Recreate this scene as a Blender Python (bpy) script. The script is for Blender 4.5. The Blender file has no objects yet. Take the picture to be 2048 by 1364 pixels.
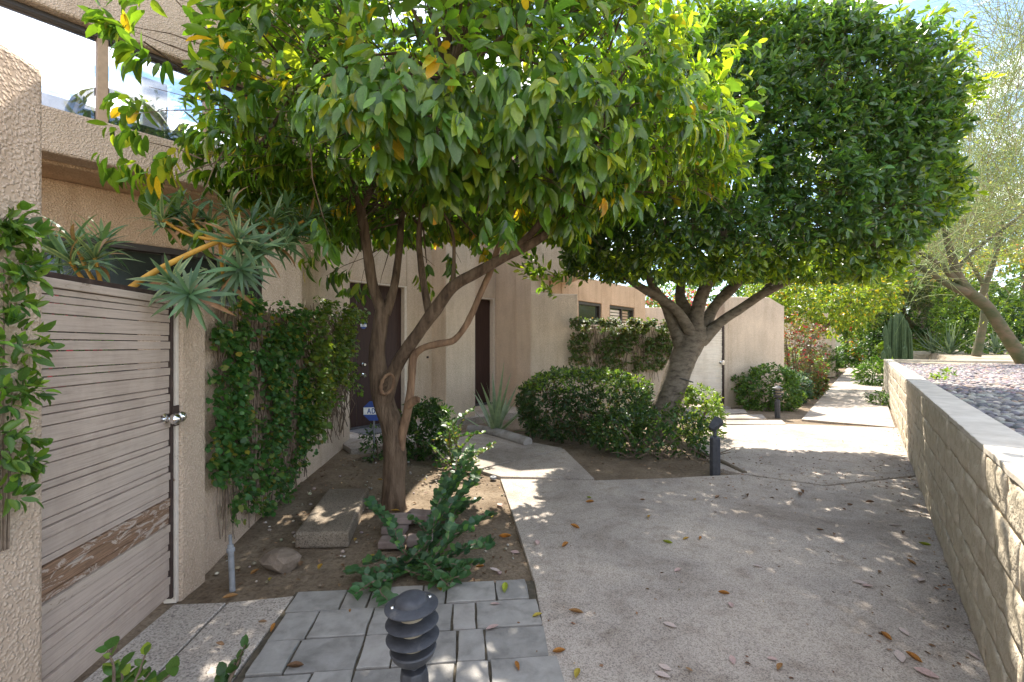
import bpy, math, random
import numpy as np
from mathutils import Vector, Matrix, noise as mnoise

random.seed(7)
RNG = np.random.default_rng(7)
scene = bpy.context.scene
COL = scene.collection

# ------------------------------------------------------------------ camera, sky, sun, exposure
CAM_H, FOC, CX, HOR = 1.5, 920.0, 1024.0, 690.0      # eye height, focal length and horizon of a 2048 px wide frame
cam_data = bpy.data.cameras.new('camera')
cam_data.sensor_width = 36.0
cam_data.lens = 36.0 * FOC / 2048.0
cam_data.shift_y = (HOR - 682.0) / 2048.0
cam_data.clip_start = 0.05
cam_data.clip_end = 1500.0
cam = bpy.data.objects.new('camera', cam_data)
cam.location = (0, 0, CAM_H)
cam.rotation_euler = (math.radians(90), 0, 0)
COL.objects.link(cam)
scene.camera = cam

SUN_EL, SUN_AZ = math.radians(54), math.radians(4)   # azimuth measured from straight ahead (+Y) towards +X
world = bpy.data.worlds.new('World')
scene.world = world
world.use_nodes = True
wn, wl = world.node_tree.nodes, world.node_tree.links
wn.clear()
sky = wn.new('ShaderNodeTexSky')
sky.sky_type = 'NISHITA'
sky.sun_disc = False
sky.sun_elevation = SUN_EL
sky.sun_rotation = SUN_AZ
sky.air_density = 1.0
sky.dust_density = 0.15
sky.ozone_density = 1.4
bg = wn.new('ShaderNodeBackground')
bg.inputs['Strength'].default_value = 0.09
wout = wn.new('ShaderNodeOutputWorld')
wtc = wn.new('ShaderNodeTexCoord')
wmap = wn.new('ShaderNodeMapping')
wmap.inputs['Scale'].default_value = (1.5, 1.5, 7.0)
wmap.inputs['Location'].default_value = (3.0, 1.0, 0.0)
wnoise = wn.new('ShaderNodeTexNoise')
wnoise.inputs['Scale'].default_value = 2.2
wnoise.inputs['Detail'].default_value = 7
wnoise.inputs['Roughness'].default_value = 0.6
wramp = wn.new('ShaderNodeValToRGB')
wramp.color_ramp.elements[0].position = 0.49
wramp.color_ramp.elements[1].position = 0.70
wmix = wn.new('ShaderNodeMixRGB')
wmix.inputs['Color2'].default_value = (19.5, 18.9, 18.2, 1)
wl.new(wtc.outputs['Generated'], wmap.inputs['Vector'])
wl.new(wmap.outputs['Vector'], wnoise.inputs['Vector'])
wl.new(wnoise.outputs['Fac'], wramp.inputs['Fac'])
wl.new(wramp.outputs['Color'], wmix.inputs['Fac'])
wl.new(sky.outputs['Color'], wmix.inputs['Color1'])
wl.new(wmix.outputs['Color'], bg.inputs['Color'])
wl.new(bg.outputs['Background'], wout.inputs['Surface'])

sun_data = bpy.data.lights.new('sun', 'SUN')
sun_data.energy = 3.2
sun_data.angle = math.radians(0.53)
sun_data.color = (1.0, 0.93, 0.82)
sun = bpy.data.objects.new('sun', sun_data)
to_sun = Vector((math.sin(SUN_AZ) * math.cos(SUN_EL), math.cos(SUN_AZ) * math.cos(SUN_EL), math.sin(SUN_EL)))
sun.rotation_euler = to_sun.to_track_quat('Z', 'Y').to_euler()
sun.location = to_sun * 40
COL.objects.link(sun)

scene.view_settings.view_transform = 'Standard'
scene.view_settings.look = 'None'
scene.view_settings.exposure = 2.05
scene.view_settings.gamma = 1.0
scene.view_settings.use_curve_mapping = False
scene.render.engine = 'CYCLES'
scene.cycles.max_bounces = 9
scene.cycles.diffuse_bounces = 4
scene.cycles.glossy_bounces = 3
scene.cycles.transmission_bounces = 6
scene.cycles.transparent_max_bounces = 8
scene.cycles.sample_clamp_indirect = 6.0
scene.cycles.use_denoising = True


# ------------------------------------------------------------------ helpers: site survey
def S(px, py, d):
    """point of the site at bearing/elevation (px, py) and d metres ahead"""
    return Vector(((px - CX) / FOC * d, d, CAM_H - (py - HOR) / FOC * d))


def G(px, py, z=0.0):
    """point of the site on level z"""
    d = FOC * (CAM_H - z) / (py - HOR)
    return Vector(((px - CX) / FOC * d, d, z))


def V2(x, y):
    return Vector((x, y))


def unit(deg):
    return Vector((math.sin(math.radians(deg)), math.cos(math.radians(deg))))


PDIR = unit(37.7)                       # direction of the walk and the retaining wall
PQ = Vector((PDIR.y, -PDIR.x))          # to its right
BDIR = unit(41.0)                       # direction of the house fronts
BN = Vector((-BDIR.y, BDIR.x))          # into the houses
GDIR = Vector((-0.0992, 0.9951))        # direction of the near gate and garden wall
GQ = Vector((GDIR.y, -GDIR.x))
EDIR = unit(77.3)                       # direction of the far gate wall
EN = Vector((-EDIR.y, EDIR.x))


# ------------------------------------------------------------------ helpers: materials
MATS = {}


def nodes_of(m):
    m.use_nodes = True
    n, l = m.node_tree.nodes, m.node_tree.links
    return n, l, n['Principled BSDF']


def set_spec(b, v):
    for k in ('Specular IOR Level', 'Specular'):
        if k in b.inputs:
            b.inputs[k].default_value = v
            return


def ramp(n, stops):
    r = n.new('ShaderNodeValToRGB')
    e = r.color_ramp.elements
    while len(e) < len(stops):
        e.new(0.5)
    for i, (p, c) in enumerate(stops):
        e[i].position = p
        e[i].color = (c[0], c[1], c[2], 1)
    return r


def tex_noise(n, l, coord, scale, detail=5, rough=0.55, vec_scale=None, dist=0.0):
    t = n.new('ShaderNodeTexNoise')
    t.inputs['Scale'].default_value = scale
    t.inputs['Detail'].default_value = detail
    t.inputs['Roughness'].default_value = rough
    t.inputs['Distortion'].default_value = dist
    if vec_scale:
        mp = n.new('ShaderNodeMapping')
        mp.inputs['Scale'].default_value = vec_scale
        l.new(coord, mp.inputs['Vector'])
        l.new(mp.outputs['Vector'], t.inputs['Vector'])
    else:
        l.new(coord, t.inputs['Vector'])
    return t


def mixc(n, l, fac, a, b, mode='MIX'):
    m = n.new('ShaderNodeMixRGB')
    m.blend_type = mode
    for sock, v in ((m.inputs['Fac'], fac), (m.inputs['Color1'], a), (m.inputs['Color2'], b)):
        if hasattr(v, 'is_output') or hasattr(v, 'links'):
            l.new(v, sock)
        elif isinstance(v, (int, float)):
            sock.default_value = v
        else:
            sock.default_value = (v[0], v[1], v[2], 1)
    return m.outputs['Color']


def bump(n, l, b, height, strength, dist, prev=None):
    bp = n.new('ShaderNodeBump')
    bp.inputs['Strength'].default_value = strength
    bp.inputs['Distance'].default_value = dist
    l.new(height, bp.inputs['Height'])
    if prev is not None:
        l.new(prev, bp.inputs['Normal'])
    l.new(bp.outputs['Normal'], b.inputs['Normal'])
    return bp.outputs['Normal']


def mat_stucco(name, c, grain=72.0, depth=0.008):
    m = bpy.data.materials.new(name)
    n, l, b = nodes_of(m)
    co = n.new('ShaderNodeTexCoord').outputs['Object']
    big = tex_noise(n, l, co, 1.3, 4, 0.6)
    streak = tex_noise(n, l, co, 2.2, 5, 0.65, (3.0, 3.0, 0.35))
    fine = n.new('ShaderNodeTexVoronoi')
    fine.feature = 'SMOOTH_F1'
    fine.inputs['Scale'].default_value = grain
    fine.inputs['Smoothness'].default_value = 0.4
    wob = tex_noise(n, l, co, 30.0, 3, 0.6)
    l.new(mixc(n, l, 0.025, co, wob.outputs['Color'], 'ADD'), fine.inputs['Vector'])
    r1 = ramp(n, [(0.3, [k * 0.86 for k in c]), (0.7, [min(1, k * 1.08) for k in c])])
    l.new(big.outputs['Fac'], r1.inputs['Fac'])
    r2 = ramp(n, [(0.30, (0.80, 0.77, 0.73)), (0.55, (1, 1, 1))])
    l.new(streak.outputs['Fac'], r2.inputs['Fac'])
    c2 = mixc(n, l, 0.7, r1.outputs['Color'], r2.outputs['Color'], 'MULTIPLY')
    r3 = ramp(n, [(0.18, (1, 1, 1)), (0.62, (0.72, 0.69, 0.66))])
    l.new(fine.outputs['Distance'], r3.inputs['Fac'])
    c3 = mixc(n, l, 0.75, c2, r3.outputs['Color'], 'MULTIPLY')
    l.new(c3, b.inputs['Base Color'])
    b.inputs['Roughness'].default_value = 0.95
    set_spec(b, 0.15)
    r4 = ramp(n, [(0.05, (1, 1, 1)), (0.65, (0, 0, 0))])
    l.new(fine.outputs['Distance'], r4.inputs['Fac'])
    bump(n, l, b, r4.outputs['Color'], 0.85, depth)
    return m


def mat_aggregate(name, base, dark, speck=95.0, stain=0.65):
    m = bpy.data.materials.new(name)
    n, l, b = nodes_of(m)
    co = n.new('ShaderNodeTexCoord').outputs['Object']
    vor = n.new('ShaderNodeTexVoronoi')
    vor.inputs['Scale'].default_value = speck
    l.new(co, vor.inputs['Vector'])
    rv = ramp(n, [(0.0, dark), (0.30, base), (0.65, [min(1, k * 1.12) for k in base]), (1.0, [k * 0.62 for k in base])])
    rv.color_ramp.interpolation = 'LINEAR'
    sep = n.new('ShaderNodeSeparateColor')
    l.new(vor.outputs['Color'], sep.inputs['Color'])
    l.new(sep.outputs[0], rv.inputs['Fac'])
    big = tex_noise(n, l, co, 0.9, 6, 0.62, None, 0.6)
    rb = ramp(n, [(0.30, (0.60, 0.565, 0.53)), (0.47, (0.88, 0.86, 0.84)), (0.66, (1.12, 1.09, 1.04))])
    l.new(big.outputs['Fac'], rb.inputs['Fac'])
    c1 = mixc(n, l, stain, rv.outputs['Color'], rb.outputs['Color'], 'MULTIPLY')
    mid = tex_noise(n, l, co, 5.5, 6, 0.7)
    rm = ramp(n, [(0.32, (0.72, 0.69, 0.66)), (0.5, (1, 1, 1))])
    l.new(mid.outputs['Fac'], rm.inputs['Fac'])
    c2 = mixc(n, l, stain, c1, rm.outputs['Color'], 'MULTIPLY')
    l.new(c2, b.inputs['Base Color'])
    b.inputs['Roughness'].default_value = 0.88
    set_spec(b, 0.25)
    nb = bump(n, l, b, vor.outputs['Distance'], 0.5, 0.004)
    bump(n, l, b, mid.outputs['Fac'], 0.25, 0.01, nb)
    return m


def mat_noise(name, stops, scale=6.0, rough=0.9, bstr=0.5, bdist=0.01, bscale=40.0, vec=None, detail=6, spec=0.25, metal=0.0):
    m = bpy.data.materials.new(name)
    n, l, b = nodes_of(m)
    co = n.new('ShaderNodeTexCoord').outputs['Object']
    t = tex_noise(n, l, co, scale, detail, 0.62, vec, 0.3)
    r = ramp(n, stops)
    l.new(t.outputs['Fac'], r.inputs['Fac'])
    l.new(r.outputs['Color'], b.inputs['Base Color'])
    t2 = tex_noise(n, l, co, bscale, 4, 0.6, vec)
    if bstr > 0:
        bump(n, l, b, t2.outputs['Fac'], bstr, bdist)
    b.inputs['Roughness'].default_value = rough
    b.inputs['Metallic'].default_value = metal
    set_spec(b, spec)
    return m


def mat_soil(name):
    m = bpy.data.materials.new(name)
    n, l, b = nodes_of(m)
    co = n.new('ShaderNodeTexCoord').outputs['Object']
    t1 = tex_noise(n, l, co, 2.0, 8, 0.65)
    t2 = tex_noise(n, l, co, 38.0, 6, 0.7)
    r1 = ramp(n, [(0.3, (0.135, 0.10, 0.068)), (0.55, (0.225, 0.175, 0.125)), (0.75, (0.30, 0.245, 0.18))])
    l.new(t1.outputs['Fac'], r1.inputs['Fac'])
    r2 = ramp(n, [(0.33, (0.5, 0.47, 0.44)), (0.52, (1, 1, 1)), (0.7, (1.2, 1.18, 1.15))])
    l.new(t2.outputs['Fac'], r2.inputs['Fac'])
    c = mixc(n, l, 0.8, r1.outputs['Color'], r2.outputs['Color'], 'MULTIPLY')
    l.new(c, b.inputs['Base Color'])
    b.inputs['Roughness'].default_value = 1.0
    set_spec(b, 0.1)
    nb = bump(n, l, b, t2.outputs['Fac'], 0.8, 0.012)
    t3 = tex_noise(n, l, co, 9.0, 5, 0.65)
    bump(n, l, b, t3.outputs['Fac'], 0.6, 0.05, nb)
    return m


def mat_leaf(name, rough=0.42, trans=0.42, gain=(2.2, 2.0, 0.9), spec=0.45, vein=True):
    m = bpy.data.materials.new(name)
    n, l, b = nodes_of(m)
    at = n.new('ShaderNodeAttribute')
    at.attribute_name = 'tint'
    co = n.new('ShaderNodeTexCoord').outputs['Object']
    t = tex_noise(n, l, co, 14.0, 3, 0.6)
    r = ramp(n, [(0.3, (0.78, 0.78, 0.74)), (0.7, (1.15, 1.12, 1.1))])
    l.new(t.outputs['Fac'], r.inputs['Fac'])
    c = mixc(n, l, 1.0, at.outputs['Color'], r.outputs['Color'], 'MULTIPLY')
    l.new(c, b.inputs['Base Color'])
    b.inputs['Roughness'].default_value = rough
    set_spec(b, spec)
    tr = n.new('ShaderNodeBsdfTranslucent')
    tc = mixc(n, l, 1.0, c, gain, 'MULTIPLY')
    l.new(tc, tr.inputs['Color'])
    mx = n.new('ShaderNodeMixShader')
    mx.inputs['Fac'].default_value = trans
    l.new(b.outputs['BSDF'], mx.inputs[1])
    l.new(tr.outputs['BSDF'], mx.inputs[2])
    out = n['Material Output']
    l.new(mx.outputs['Shader'], out.inputs['Surface'])
    return m


def mat_tint(name, rough=0.8, spec=0.25, bs=60.0, bstr=0.3, bd=0.004):
    m = bpy.data.materials.new(name)
    n, l, b = nodes_of(m)
    at = n.new('ShaderNodeAttribute')
    at.attribute_name = 'tint'
    co = n.new('ShaderNodeTexCoord').outputs['Object']
    t = tex_noise(n, l, co, bs, 4, 0.6)
    r = ramp(n, [(0.3, (0.72, 0.72, 0.72)), (0.7, (1.15, 1.15, 1.15))])
    l.new(t.outputs['Fac'], r.inputs['Fac'])
    c = mixc(n, l, 1.0, at.outputs['Color'], r.outputs['Color'], 'MULTIPLY')
    l.new(c, b.inputs['Base Color'])
    b.inputs['Roughness'].default_value = rough
    set_spec(b, spec)
    if bstr:
        bump(n, l, b, t.outputs['Fac'], bstr, bd)
    return m


def mat_plain(name, c, rough=0.5, metal=0.0, spec=0.5, var=0.12, scale=25.0):
    return mat_noise(name, [(0.3, [k * (1 - var) for k in c]), (0.7, [min(1, k * (1 + var)) for k in c])], scale, rough, 0.15, 0.002, 90.0, None, 4, spec, metal)


def mat_glass(name, tint=(0.92, 0.95, 0.97), refl=0.16):
    m = bpy.data.materials.new(name)
    n, l, b = nodes_of(m)
    n.remove(b)
    tr = n.new('ShaderNodeBsdfTransparent')
    tr.inputs['Color'].default_value = (*tint, 1)
    gl = n.new('ShaderNodeBsdfGlossy')
    gl.inputs['Roughness'].default_value = 0.02
    fr = n.new('ShaderNodeFresnel')
    fr.inputs['IOR'].default_value = 1.5
    ad = n.new('ShaderNodeMath')
    ad.operation = 'ADD'
    ad.inputs[1].default_value = refl - 0.04
    l.new(fr.outputs['Fac'], ad.inputs[0])
    mx = n.new('ShaderNodeMixShader')
    l.new(ad.outputs[0], mx.inputs['Fac'])
    l.new(tr.outputs['BSDF'], mx.inputs[1])
    l.new(gl.outputs['BSDF'], mx.inputs[2])
    l.new(mx.outputs['Shader'], n['Material Output'].inputs['Surface'])
    return m


def mat_wood(name, c, streak, peel=None, amount=0.5, along=(0.6, 0.6, 16.0)):
    """painted boards: grain runs along the board (world z is across it)"""
    m = bpy.data.materials.new(name)
    n, l, b = nodes_of(m)
    co = n.new('ShaderNodeTexCoord').outputs['Object']
    g = tex_noise(n, l, co, 6.0, 6, 0.7, along, 0.6)
    r = ramp(n, [(0.25, [k * 0.72 for k in c]), (0.5, c), (0.75, [min(1, k * 1.12) for k in c])])
    l.new(g.outputs['Fac'], r.inputs['Fac'])
    v = tex_noise(n, l, co, 3.0, 5, 0.65, (1.0, 1.0, 0.6))
    rv = ramp(n, [(0.36, streak), (0.56, (1, 1, 1))])
    l.new(v.outputs['Fac'], rv.inputs['Fac'])
    col = mixc(n, l, 0.8, r.outputs['Color'], rv.outputs['Color'], 'MULTIPLY')
    g2 = tex_noise(n, l, co, 14.0, 5, 0.7, along)
    if peel:
        p = tex_noise(n, l, co, 7.0, 8, 0.75, (1.0, 1.0, 3.2), 1.2)
        rp = ramp(n, [(amount - 0.02, (0, 0, 0)), (amount + 0.02, (1, 1, 1))])
        l.new(p.outputs['Fac'], rp.inputs['Fac'])
        rw = ramp(n, [(0.3, [k * 0.45 for k in peel]), (0.55, peel), (0.75, [min(1, k * 1.6) for k in peel])])
        l.new(g2.outputs['Fac'], rw.inputs['Fac'])
        col = mixc(n, l, rp.outputs['Color'], col, rw.outputs['Color'])
    l.new(col, b.inputs['Base Color'])
    b.inputs['Roughness'].default_value = 0.72
    set_spec(b, 0.3)
    bump(n, l, b, g2.outputs['Fac'], 0.35, 0.004)
    return m


M = MATS
M['stucco'] = mat_stucco('stucco_tan', (0.66, 0.515, 0.395))
M['stucco_pale'] = mat_stucco('stucco_pale', (0.72, 0.59, 0.465))  # paler copy of the tan, bounce light on the walls put into colour
M['stucco_warm'] = mat_stucco('stucco_warm', (0.68, 0.49, 0.33))  # warmer copy of the tan, orange reflected light put into colour
M['concrete'] = mat_aggregate('aggregate_concrete', (0.46, 0.41, 0.36), (0.24, 0.205, 0.18), 170.0, 0.95)
M['aggregate'] = mat_aggregate('exposed_aggregate', (0.44, 0.395, 0.35), (0.20, 0.175, 0.16), 120.0, 0.5)
M['old_concrete'] = mat_aggregate('old_concrete', (0.25, 0.21, 0.165), (0.11, 0.09, 0.07), 130.0, 0.9)
M['paver'] = mat_noise('paver_grey', [(0.28, (0.20, 0.19, 0.175)), (0.5, (0.295, 0.28, 0.258)), (0.72, (0.36, 0.342, 0.318))], 9.0, 0.9, 0.35, 0.004, 130.0)
M['paver_dark'] = mat_noise('paver_dark', [(0.28, (0.17, 0.16, 0.147)), (0.5, (0.25, 0.238, 0.22)), (0.72, (0.32, 0.305, 0.285))], 8.0, 0.9, 0.4, 0.005, 120.0)
M['paver_light'] = mat_noise('paver_light', [(0.28, (0.23, 0.213, 0.193)), (0.5, (0.325, 0.305, 0.28)), (0.72, (0.385, 0.365, 0.34))], 7.0, 0.9, 0.4, 0.005, 120.0)
M['joint'] = mat_noise('joint_soil', [(0.3, (0.05, 0.045, 0.032)), (0.7, (0.14, 0.115, 0.085))], 20.0, 1.0, 0.5, 0.006, 80.0)
M['paver_red'] = mat_noise('paver_red', [(0.3, (0.20, 0.15, 0.13)), (0.7, (0.31, 0.25, 0.225))], 9.0, 0.9, 0.35, 0.004, 130.0)
M['soil'] = mat_soil('soil')
M['sand'] = mat_noise('sandy_ground', [(0.3, (0.24, 0.19, 0.13)), (0.7, (0.40, 0.33, 0.25))], 3.0, 1.0, 0.6, 0.02, 30.0)
M['block'] = mat_noise('slump_block', [(0.25, (0.32, 0.265, 0.185)), (0.5, (0.52, 0.45, 0.34)), (0.75, (0.61, 0.54, 0.43))], 5.5, 0.95, 1.0, 0.02, 22.0, None, 8)
M['mortar'] = mat_noise('mortar', [(0.3, (0.38, 0.32, 0.235)), (0.7, (0.54, 0.47, 0.37))], 8.0, 0.95, 0.8, 0.012, 45.0)
M['cap'] = mat_noise('wall_cap', [(0.25, (0.44, 0.385, 0.31)), (0.6, (0.60, 0.54, 0.455)), (0.8, (0.66, 0.60, 0.52))], 5.0, 0.95, 0.5, 0.006, 60.0)
M['gate'] = mat_wood('gate_paint', (0.48, 0.385, 0.32), (0.80, 0.78, 0.76))
M['gate_peel'] = mat_wood('gate_peeling', (0.48, 0.39, 0.325), (0.80, 0.78, 0.76), (0.26, 0.155, 0.095), 0.455)
M['gate_worn'] = mat_wood('gate_worn', (0.48, 0.39, 0.32), (0.75, 0.72, 0.68), (0.30, 0.23, 0.17), 0.60)
M['gate_far'] = mat_wood('far_gate_paint', (0.76, 0.68, 0.58), (0.82, 0.79, 0.74), (0.36, 0.28, 0.2), 0.68)
M['iron_brown'] = mat_noise('iron_brown', [(0.3, (0.035, 0.022, 0.018)), (0.62, (0.06, 0.04, 0.034)), (0.78, (0.16, 0.10, 0.07))], 22.0, 0.6, 0.3, 0.002, 90.0)
M['jamb'] = mat_noise('jamb_paint', [(0.30, (0.22, 0.12, 0.06)), (0.36, (0.58, 0.50, 0.42)), (0.7, (0.66, 0.58, 0.5))], 16.0, 0.6, 0.2, 0.002, 70.0)
M['chrome'] = mat_plain('chrome', (0.75, 0.75, 0.76), 0.12, 1.0)
M['door'] = mat_noise('door_brown', [(0.3, (0.034, 0.018, 0.016)), (0.7, (0.055, 0.030, 0.026))], 5.0, 0.5, 0.1, 0.002, 50.0, (8, 8, 0.6))
M['door_trim'] = mat_plain('door_trim', (0.60, 0.52, 0.44), 0.7)
M['dark_frame'] = mat_plain('dark_window_frame', (0.045, 0.036, 0.03), 0.45)
M['frame_tan'] = mat_plain('tan_window_frame', (0.40, 0.27, 0.17), 0.6)
M['glass'] = mat_glass('clear_glass')
M['glass_dark'] = mat_plain('dark_glass', (0.03, 0.034, 0.03), 0.06, 0.0, 0.9)
M['blind'] = mat_plain('shutter_paint', (0.60, 0.52, 0.42), 0.6)
M['lamp_metal'] = mat_noise('lamp_metal', [(0.3, (0.035, 0.037, 0.045)), (0.6, (0.065, 0.068, 0.078)), (0.8, (0.15, 0.14, 0.13))], 18.0, 0.55, 0.25, 0.002, 120.0, None, 6, 0.45)
M['lamp_lens'] = mat_plain('lamp_lens', (0.30, 0.26, 0.19), 0.5)
M['bark_citrus'] = mat_noise('citrus_bark', [(0.30, (0.045, 0.028, 0.018)), (0.5, (0.135, 0.09, 0.058)), (0.72, (0.22, 0.155, 0.105))], 5.0, 0.9, 1.0, 0.022, 22.0, (3.2, 3.2, 0.55), 7)
M['bark_raw'] = mat_noise('peeled_bark', [(0.3, (0.09, 0.05, 0.03)), (0.7, (0.30, 0.185, 0.11))], 6.0, 0.9, 0.7, 0.012, 30.0, (3, 3, 0.5))
M['bark_ficus'] = mat_noise('ficus_bark', [(0.30, (0.07, 0.054, 0.04)), (0.47, (0.165, 0.133, 0.10)), (0.72, (0.245, 0.205, 0.158))], 7.0, 0.9, 0.9, 0.016, 26.0, (1.3, 1.3, 2.6), 8)
M['bark_pale'] = mat_noise('palo_verde_bark', [(0.30, (0.05, 0.07, 0.03)), (0.48, (0.09, 0.088, 0.046)), (0.7, (0.165, 0.115, 0.078))], 2.2, 0.85, 0.4, 0.012, 20.0, (1.0, 1.0, 2.0), 6)
M['bark_pine'] = mat_noise('pine_bark', [(0.3, (0.065, 0.045, 0.034)), (0.7, (0.24, 0.175, 0.14))], 4.0, 0.95, 1.0, 0.05, 10.0, (3, 3, 0.5))
M['twig'] = mat_noise('dry_twig', [(0.3, (0.10, 0.07, 0.05)), (0.7, (0.24, 0.18, 0.13))], 20.0, 0.9, 0.2, 0.002, 80.0)
M['stem_yellow'] = mat_noise('yellow_stem', [(0.3, (0.34, 0.17, 0.025)), (0.7, (0.55, 0.31, 0.05))], 14.0, 0.5, 0.25, 0.003, 70.0, (1, 1, 1))
M['strand'] = mat_tint('green_twig', 0.7, 0.3)
M['leaf_citrus'] = mat_leaf('citrus_leaf', 0.33, 0.44, (2.5, 2.2, 0.8), 0.65)
M['leaf_ficus'] = mat_leaf('ficus_leaf', 0.30, 0.36, (3.0, 2.6, 0.8), 0.65)
M['leaf_vine'] = mat_leaf('vine_leaf', 0.5, 0.36)
M['leaf_shrub'] = mat_leaf('shrub_leaf', 0.38, 0.34)
M['leaf_strap'] = mat_leaf('strap_leaf', 0.42, 0.25, (1.8, 1.7, 1.0))
M['leaf_dry'] = mat_leaf('fallen_leaf', 0.7, 0.15, (1.3, 1.2, 1.0), 0.3)
M['stone_t'] = mat_tint('river_pebble', 0.7, 0.35, 30.0, 0.25, 0.003)
M['rock'] = mat_noise('rock', [(0.3, (0.15, 0.115, 0.085)), (0.7, (0.27, 0.215, 0.17))], 9.0, 0.95, 0.8, 0.015, 30.0)
M['log'] = mat_noise('grey_log', [(0.3, (0.16, 0.14, 0.12)), (0.5, (0.33, 0.30, 0.27)), (0.7, (0.42, 0.39, 0.36))], 4.0, 0.9, 0.4, 0.008, 40.0)
M['pipe'] = mat_noise('pipe_grey', [(0.3, (0.16, 0.165, 0.175)), (0.7, (0.30, 0.31, 0.325))], 14.0, 0.6, 0.2, 0.002, 60.0)
M['sign_blue'] = mat_plain('sign_blue', (0.02, 0.06, 0.28), 0.4)
M['sign_white'] = mat_plain('sign_white', (0.78, 0.78, 0.78), 0.5)
M['red'] = mat_plain('red_paint', (0.55, 0.015, 0.02), 0.4)
M['mat_grey'] = mat_noise('door_mat', [(0.35, (0.05, 0.05, 0.055)), (0.6, (0.2, 0.2, 0.21))], 60.0, 0.95, 0.6, 0.01, 90.0)
M['white_screen'] = mat_plain('screen_white', (0.82, 0.83, 0.84), 0.8)
M['pole_blue'] = mat_plain('blue_grey_post', (0.28, 0.33, 0.42), 0.5)
M['chair_grey'] = mat_plain('grey_wicker', (0.16, 0.16, 0.165), 0.6)
M['cushion'] = mat_plain('dark_cushion', (0.05, 0.07, 0.06), 0.9)
M['far_wall'] = mat_plain('far_wall', (0.62, 0.54, 0.42), 0.95)
M['white_paint'] = mat_plain('white_post', (0.8, 0.8, 0.78), 0.6)
M['cactus'] = mat_noise('cactus_skin', [(0.3, (0.035, 0.065, 0.03)), (0.7, (0.085, 0.13, 0.055))], 8.0, 0.6, 0.3, 0.01, 40.0)
M['wire'] = mat_plain('dark_wire', (0.05, 0.045, 0.04), 0.6)
M['fruit'] = mat_plain('orange_fruit', (0.75, 0.38, 0.03), 0.45)
M['hole'] = mat_noise('old_heartwood', [(0.3, (0.035, 0.022, 0.014)), (0.7, (0.12, 0.08, 0.05))], 30.0, 0.95, 0.6, 0.01, 60.0)

# ------------------------------------------------------------------ helpers: objects
ORG = {}


def tag(o, label=None, cat=None, group=None, kind=None):
    if label:
        o['label'] = label
    if cat:
        o['category'] = cat
    if group:
        o['group'] = group
    if kind:
        o['kind'] = kind
    return o


def thing(name, loc, label, cat, group=None, kind=None):
    o = bpy.data.objects.new(name, None)
    o.empty_display_size = 0.1
    o.location = loc
    COL.objects.link(o)
    ORG[o.name] = Vector(loc)
    return tag(o, label, cat, group, kind)


def org(o):
    return ORG.get(o.name, Vector((0, 0, 0))) if o else Vector((0, 0, 0))


def link(name, me, parent=None):
    o = bpy.data.objects.new(name, me)
    COL.objects.link(o)
    if parent:
        o.parent = parent
        ORG[o.name] = org(parent)
    else:
        ORG[o.name] = Vector((0, 0, 0))
    return o


def bevel(o, w, seg=2):
    md = o.modifiers.new('bevel', 'BEVEL')
    md.width = w
    md.segments = seg
    md.limit_method = 'ANGLE'
    md.angle_limit = math.radians(40)
    return o


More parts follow.
